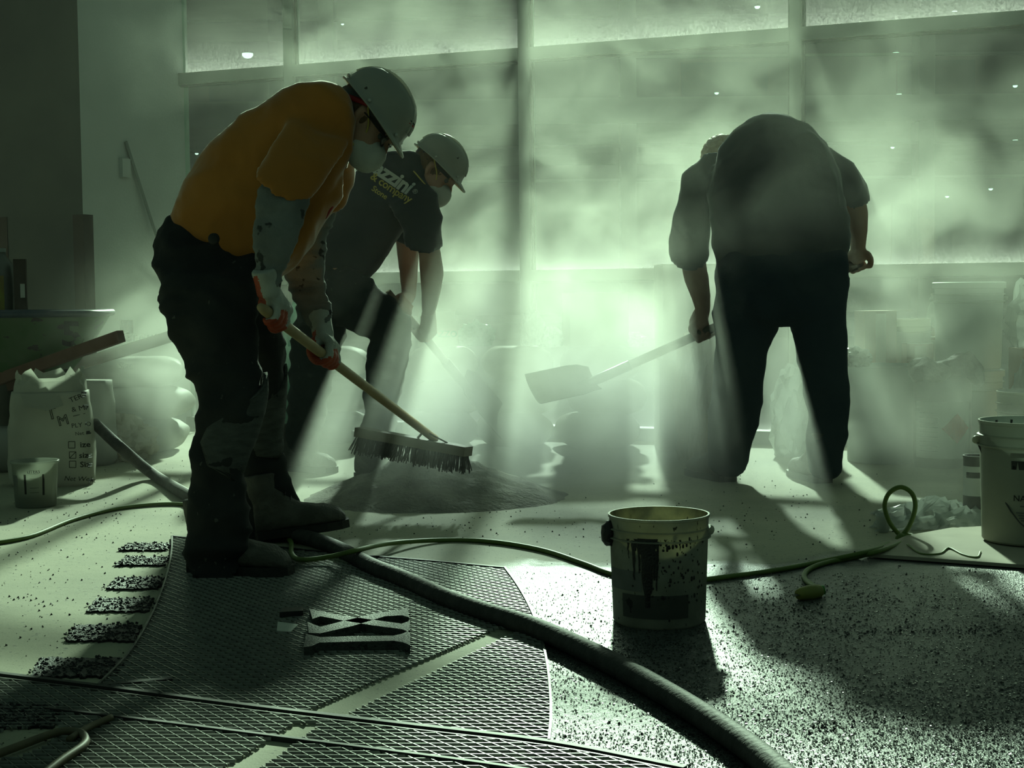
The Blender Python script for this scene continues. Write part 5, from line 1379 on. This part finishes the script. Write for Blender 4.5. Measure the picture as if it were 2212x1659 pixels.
# rod, thermostat and outlet on the pier
def on_pier(px, py):
    d = ray(px, py); o = V((0, 0, CAM_H)); t = (W0 - o).dot(WE) / d.dot(WE); return o + d * t
a, b_ = on_pier(268, 306), on_pier(352, 690)
mb = MB(); mb.bar(a + WE * .012, V((b_.x, b_.y, 0)) + WE * .10 + (V((b_.x, b_.y, 0)) - V((a.x, a.y, 0))) * 1.2, .022, .006, up=WE); 
rod = tag(link('straightedge', mb, 'frame_alu'), 'thin perforated metal straightedge leaning on the pier', 'straightedge')
c = on_pier(266, 363); mb = MB(); mb.box(c + WE * .012, (.024, .075, .105), Matrix(((WE.x, WN.x, 0), (WE.y, WN.y, 0), (0, 0, 1)))); tag(link('thermostat', mb, 'plaster'), 'small white thermostat box on the pier', 'thermostat')
c = on_pier(272, 706); t = root('outlet_plate', c, 0, 'brown double outlet plate low on the pier', 'outlet')
M3 = Matrix(((WE.x, WN.x, 0), (WE.y, WN.y, 0), (0, 0, 1)))
mb = MB(); mb.box(c + WE * .004, (.008, .11, .075), M3); link('plate', mb, 'brown_box', t, True)
for s in (-1, 1):
    for z in (-1, 1):
        mb = MB(); mb.box(c + WE * .009 + WN * (s * .025) + V((0, 0, z * .016)), (.003, .03, .022), M3); link('socket', mb, 'dark_steel', t, True)

# ---- sacks, cartons and plastic along the window
def lie_sack(px, Y, z, w, h, dp, rz, m, lb, seed, g='sacks piled along the window'):
    q = P(px, 700, Y); return sack('cement_sack', (q.x, Y, z), (w, dp, h), rz, m, lb, seed, lie=True, group=g)
row = [(960, 8.02, .37, 'paper_sack'), (1120, 7.98, .37, 'paper_sack'), (1300, 7.86, .40, 'paper_sack'), (690, 8.22, .56, 'sack_grey')]
for k, (px, Y, w, m) in enumerate(row):
    for lv in range(3):
        lie_sack(px + (-12, 10, -4)[lv], Y, lv * .172, w - .01 * lv, .17, .34, (.1, -.06, .05)[lv], m, ('bottom', 'middle', 'top')[lv] + ' sack of the pile under ' + ('the white bag printed in green', 'the clear crumpled plastic', 'the plastic-wrapped carton', 'the pale board behind the broom handle')[k], k * 3.1 + lv)
t, me = sack('cement_sack', (P(945, 700, 7.96).x, 7.96, .518), (.21, .16, .19), .1, 'paper_sack', 'white bag printed in green standing on the sacks under the window', 2.7)
bb = bvh(me, wm(t)); o = P(935, 722, 7.88); M = Matrix(((_cr.x, _cu.x, -_fwd.x, o.x), (_cr.y, _cu.y, -_fwd.y, o.y), (_cr.z, _cu.z, -_fwd.z, o.z), (0, 0, 0, 1)))
mat('print_green', (.10, .42, .30), .7); text_on('print', 'AZZO', .045, M, 'print_green', t, bb, .003, bold=.001)
for nm_, px, Y, z, r, m, lb, sd in (('plastic_bag', 1030, 7.98, .52, (.085, .10, .075), 'polythene_green', 'pale green crumpled plastic on the sacks under the window', 1.1), ('plastic_bag', 1150, 7.92, .52, (.055, .08, .11), 'polythene', 'spiky clear crumpled plastic on the sacks beside the wrapped carton', 2.3),
                                    ('plastic_bag', 1193, 7.82, .516, (.05, .07, .06), 'polythene', 'flat crumpled plastic at the foot of the wrapped carton', 5.3), ('plastic_bag', 1372, 7.76, .516, (.055, .09, .04), 'polythene', 'flattened plastic on the sacks beside the tall cartons', 8.8),
                                    ('plastic_bag', 1725, 7.3, 0, (.12, .1, .26), 'polythene', 'white plastic bag seen between the jeans legs', 9.4), ('plastic_bag', 1845, 7.15, .453, (.07, .07, .05), 'polythene', 'crumpled clear plastic on the drum rim beside the jeans', 4.4),
                                    ('rubble_bag', 1508, 7.15, 0, (.10, .1, .36), 'tan_bag', 'tan rubble bag standing beside the jeans', 6.1), ('plastic_bag', 628, 7.2, 0, (.09, .1, .42), 'polythene_green', 'green-tinted plastic bag seen beside the dark knee pad', 3.9)):
    q = P(px, 700, Y)
    Yy = Y - (.38 if (z > .4 and px == 1845) else 0)
    crumple(nm_, (P(px, 700, Yy).x, Yy, 0), r, m, lb, 'bag', sd, .42, 2.8, 4, floor_z=z)
q = P(1285, 700, 7.82); carton((q.x, 7.82, .519), (.30, .26, .27), .12, 'plastic-wrapped carton on the sacks under the window', 'cardboard_pale')
q = P(1482, 700, 7.72)
for k, (z, h, lb) in enumerate(((0, .45, 'lower of two large pale cartons stacked at the window beside the jeans'), (.452, .47, 'upper of two large pale cartons stacked at the window, its top sunlit'))):
    carton((q.x, 7.72, z), (.30 - .02 * k, .30, h), .05 * k, lb, 'cardboard_pale', flaps=bool(k))
q = P(628, 760, 7.75); mb = MB(); mb.box((q.x, 8.2, .53), (.12, .2, .02)); tag(link('white_board', mb, 'plastic_white'), 'small white board lying on the sacks behind the broom handle', 'board')
# ------------------------------------------------------------------ dust hanging in the room
def dust():
    m = bpy.data.materials.new('cement_dust'); m.use_nodes = True
    nt = m.node_tree; nt.nodes.clear(); N = nt.nodes.new; L = nt.links.new
    o = N('ShaderNodeOutputMaterial'); sc = N('ShaderNodeVolumeScatter')
    sc.inputs['Color'].default_value = (.95, .97, .86, 1); sc.inputs['Anisotropy'].default_value = DUST_G
    L(sc.outputs[0], o.inputs['Volume'])
    tc = N('ShaderNodeTexCoord'); pos = tc.outputs['Object']
    def math_(op, a, bb=0.0, clamp=False):
        q = N('ShaderNodeMath'); q.operation = op; q.use_clamp = clamp
        for i, z in enumerate((a, bb)):
            if isinstance(z, (int, float)): q.inputs[i].default_value = z
            else: L(z, q.inputs[i])
        return q.outputs[0]
    def noise(scale, detail, off=(0, 0, 0), st=(1, 1, 1), dist=0.0):
        mp = N('ShaderNodeMapping'); mp.inputs['Location'].default_value = off; mp.inputs['Scale'].default_value = st; L(pos, mp.inputs[0])
        n = N('ShaderNodeTexNoise'); n.inputs['Scale'].default_value = scale; n.inputs['Detail'].default_value = detail; n.inputs['Distortion'].default_value = dist
        L(mp.outputs[0], n.inputs['Vector']); return n.outputs['Fac']
    tot, low = None, None
    for c, r, a, soft in PUFFS:
        v = N('ShaderNodeVectorMath'); v.operation = 'SUBTRACT'; L(pos, v.inputs[0]); v.inputs[1].default_value = c
        w = N('ShaderNodeVectorMath'); w.operation = 'DIVIDE'; L(v.outputs[0], w.inputs[0]); w.inputs[1].default_value = r
        d = N('ShaderNodeVectorMath'); d.operation = 'DOT_PRODUCT'; L(w.outputs[0], d.inputs[0]); L(w.outputs[0], d.inputs[1])
        g = math_('MULTIPLY', math_('POWER', 2.71828, math_('MULTIPLY', d.outputs['Value'], -1.0)), a)
        if soft: low = g if low is None else math_('ADD', low, g)
        else: tot = g if tot is None else math_('ADD', tot, g)
    n1 = noise(DUST_NS, 3.6, (1.3, 0, .4), (1, .8, 1.1), .8)
    cont = math_('MULTIPLY', math_('SUBTRACT', n1, .42), 6.5, True)
    cont = math_('ADD', math_('MULTIPLY', cont, .96), .05)
    dens = math_('ADD', math_('ADD', math_('MULTIPLY', tot, cont), math_('MULTIPLY', low, math_('ADD', math_('MULTIPLY', cont, .55), .42))), DUST_BASE)
    L(math_('MULTIPLY', dens, DUST_K), sc.inputs['Density'])
    MATS['dust'] = m
DUST_G, DUST_NS, DUST_BASE, DUST_K = .62, 2.6, .0018, 1.0
PUFFS = [((.22, 6.75, .55), (.66, .45, .36), 1.0, 0), ((.24, 6.15, .30), (.70, .40, .36), 2.8, 1), ((.55, 7.25, 1.1), (.95, .42, .80), .56, 0), ((1.75, 6.7, .8), (.80, .55, .9), .42, 0),
         ((-1.60, 7.25, .42), (.32, .35, .34), 1.8, 0), ((-.50, 5.9, .30), (.42, .45, .32), 1.2, 1), ((.95, 5.72, .85), (.45, .22, .36), .38, 0), ((1.3, 5.9, .2), (.8, .6, .28), .55, 0),
         ((-.55, 7.95, 2.0), (1.0, .3, .5), .25, 0)]
dust()
mb = MB()
poly = [V((-3.3, 4.75, 0)), V((3.0, 4.75, 0)), Wp(5.0, .15, 0), Wp(.06, .15, 0), Wp(.06, 1.04, 0), Wp(-1.0, 1.04, 0), V((-3.3, 8.5, 0))]
mb.prism([(p.x, p.y) for p in poly], .004, 3.1)
do = tag(link('dust_cloud', mb, 'dust'), 'cloud of cement dust glowing in sunlight around the three workers', 'dust', kind='stuff')
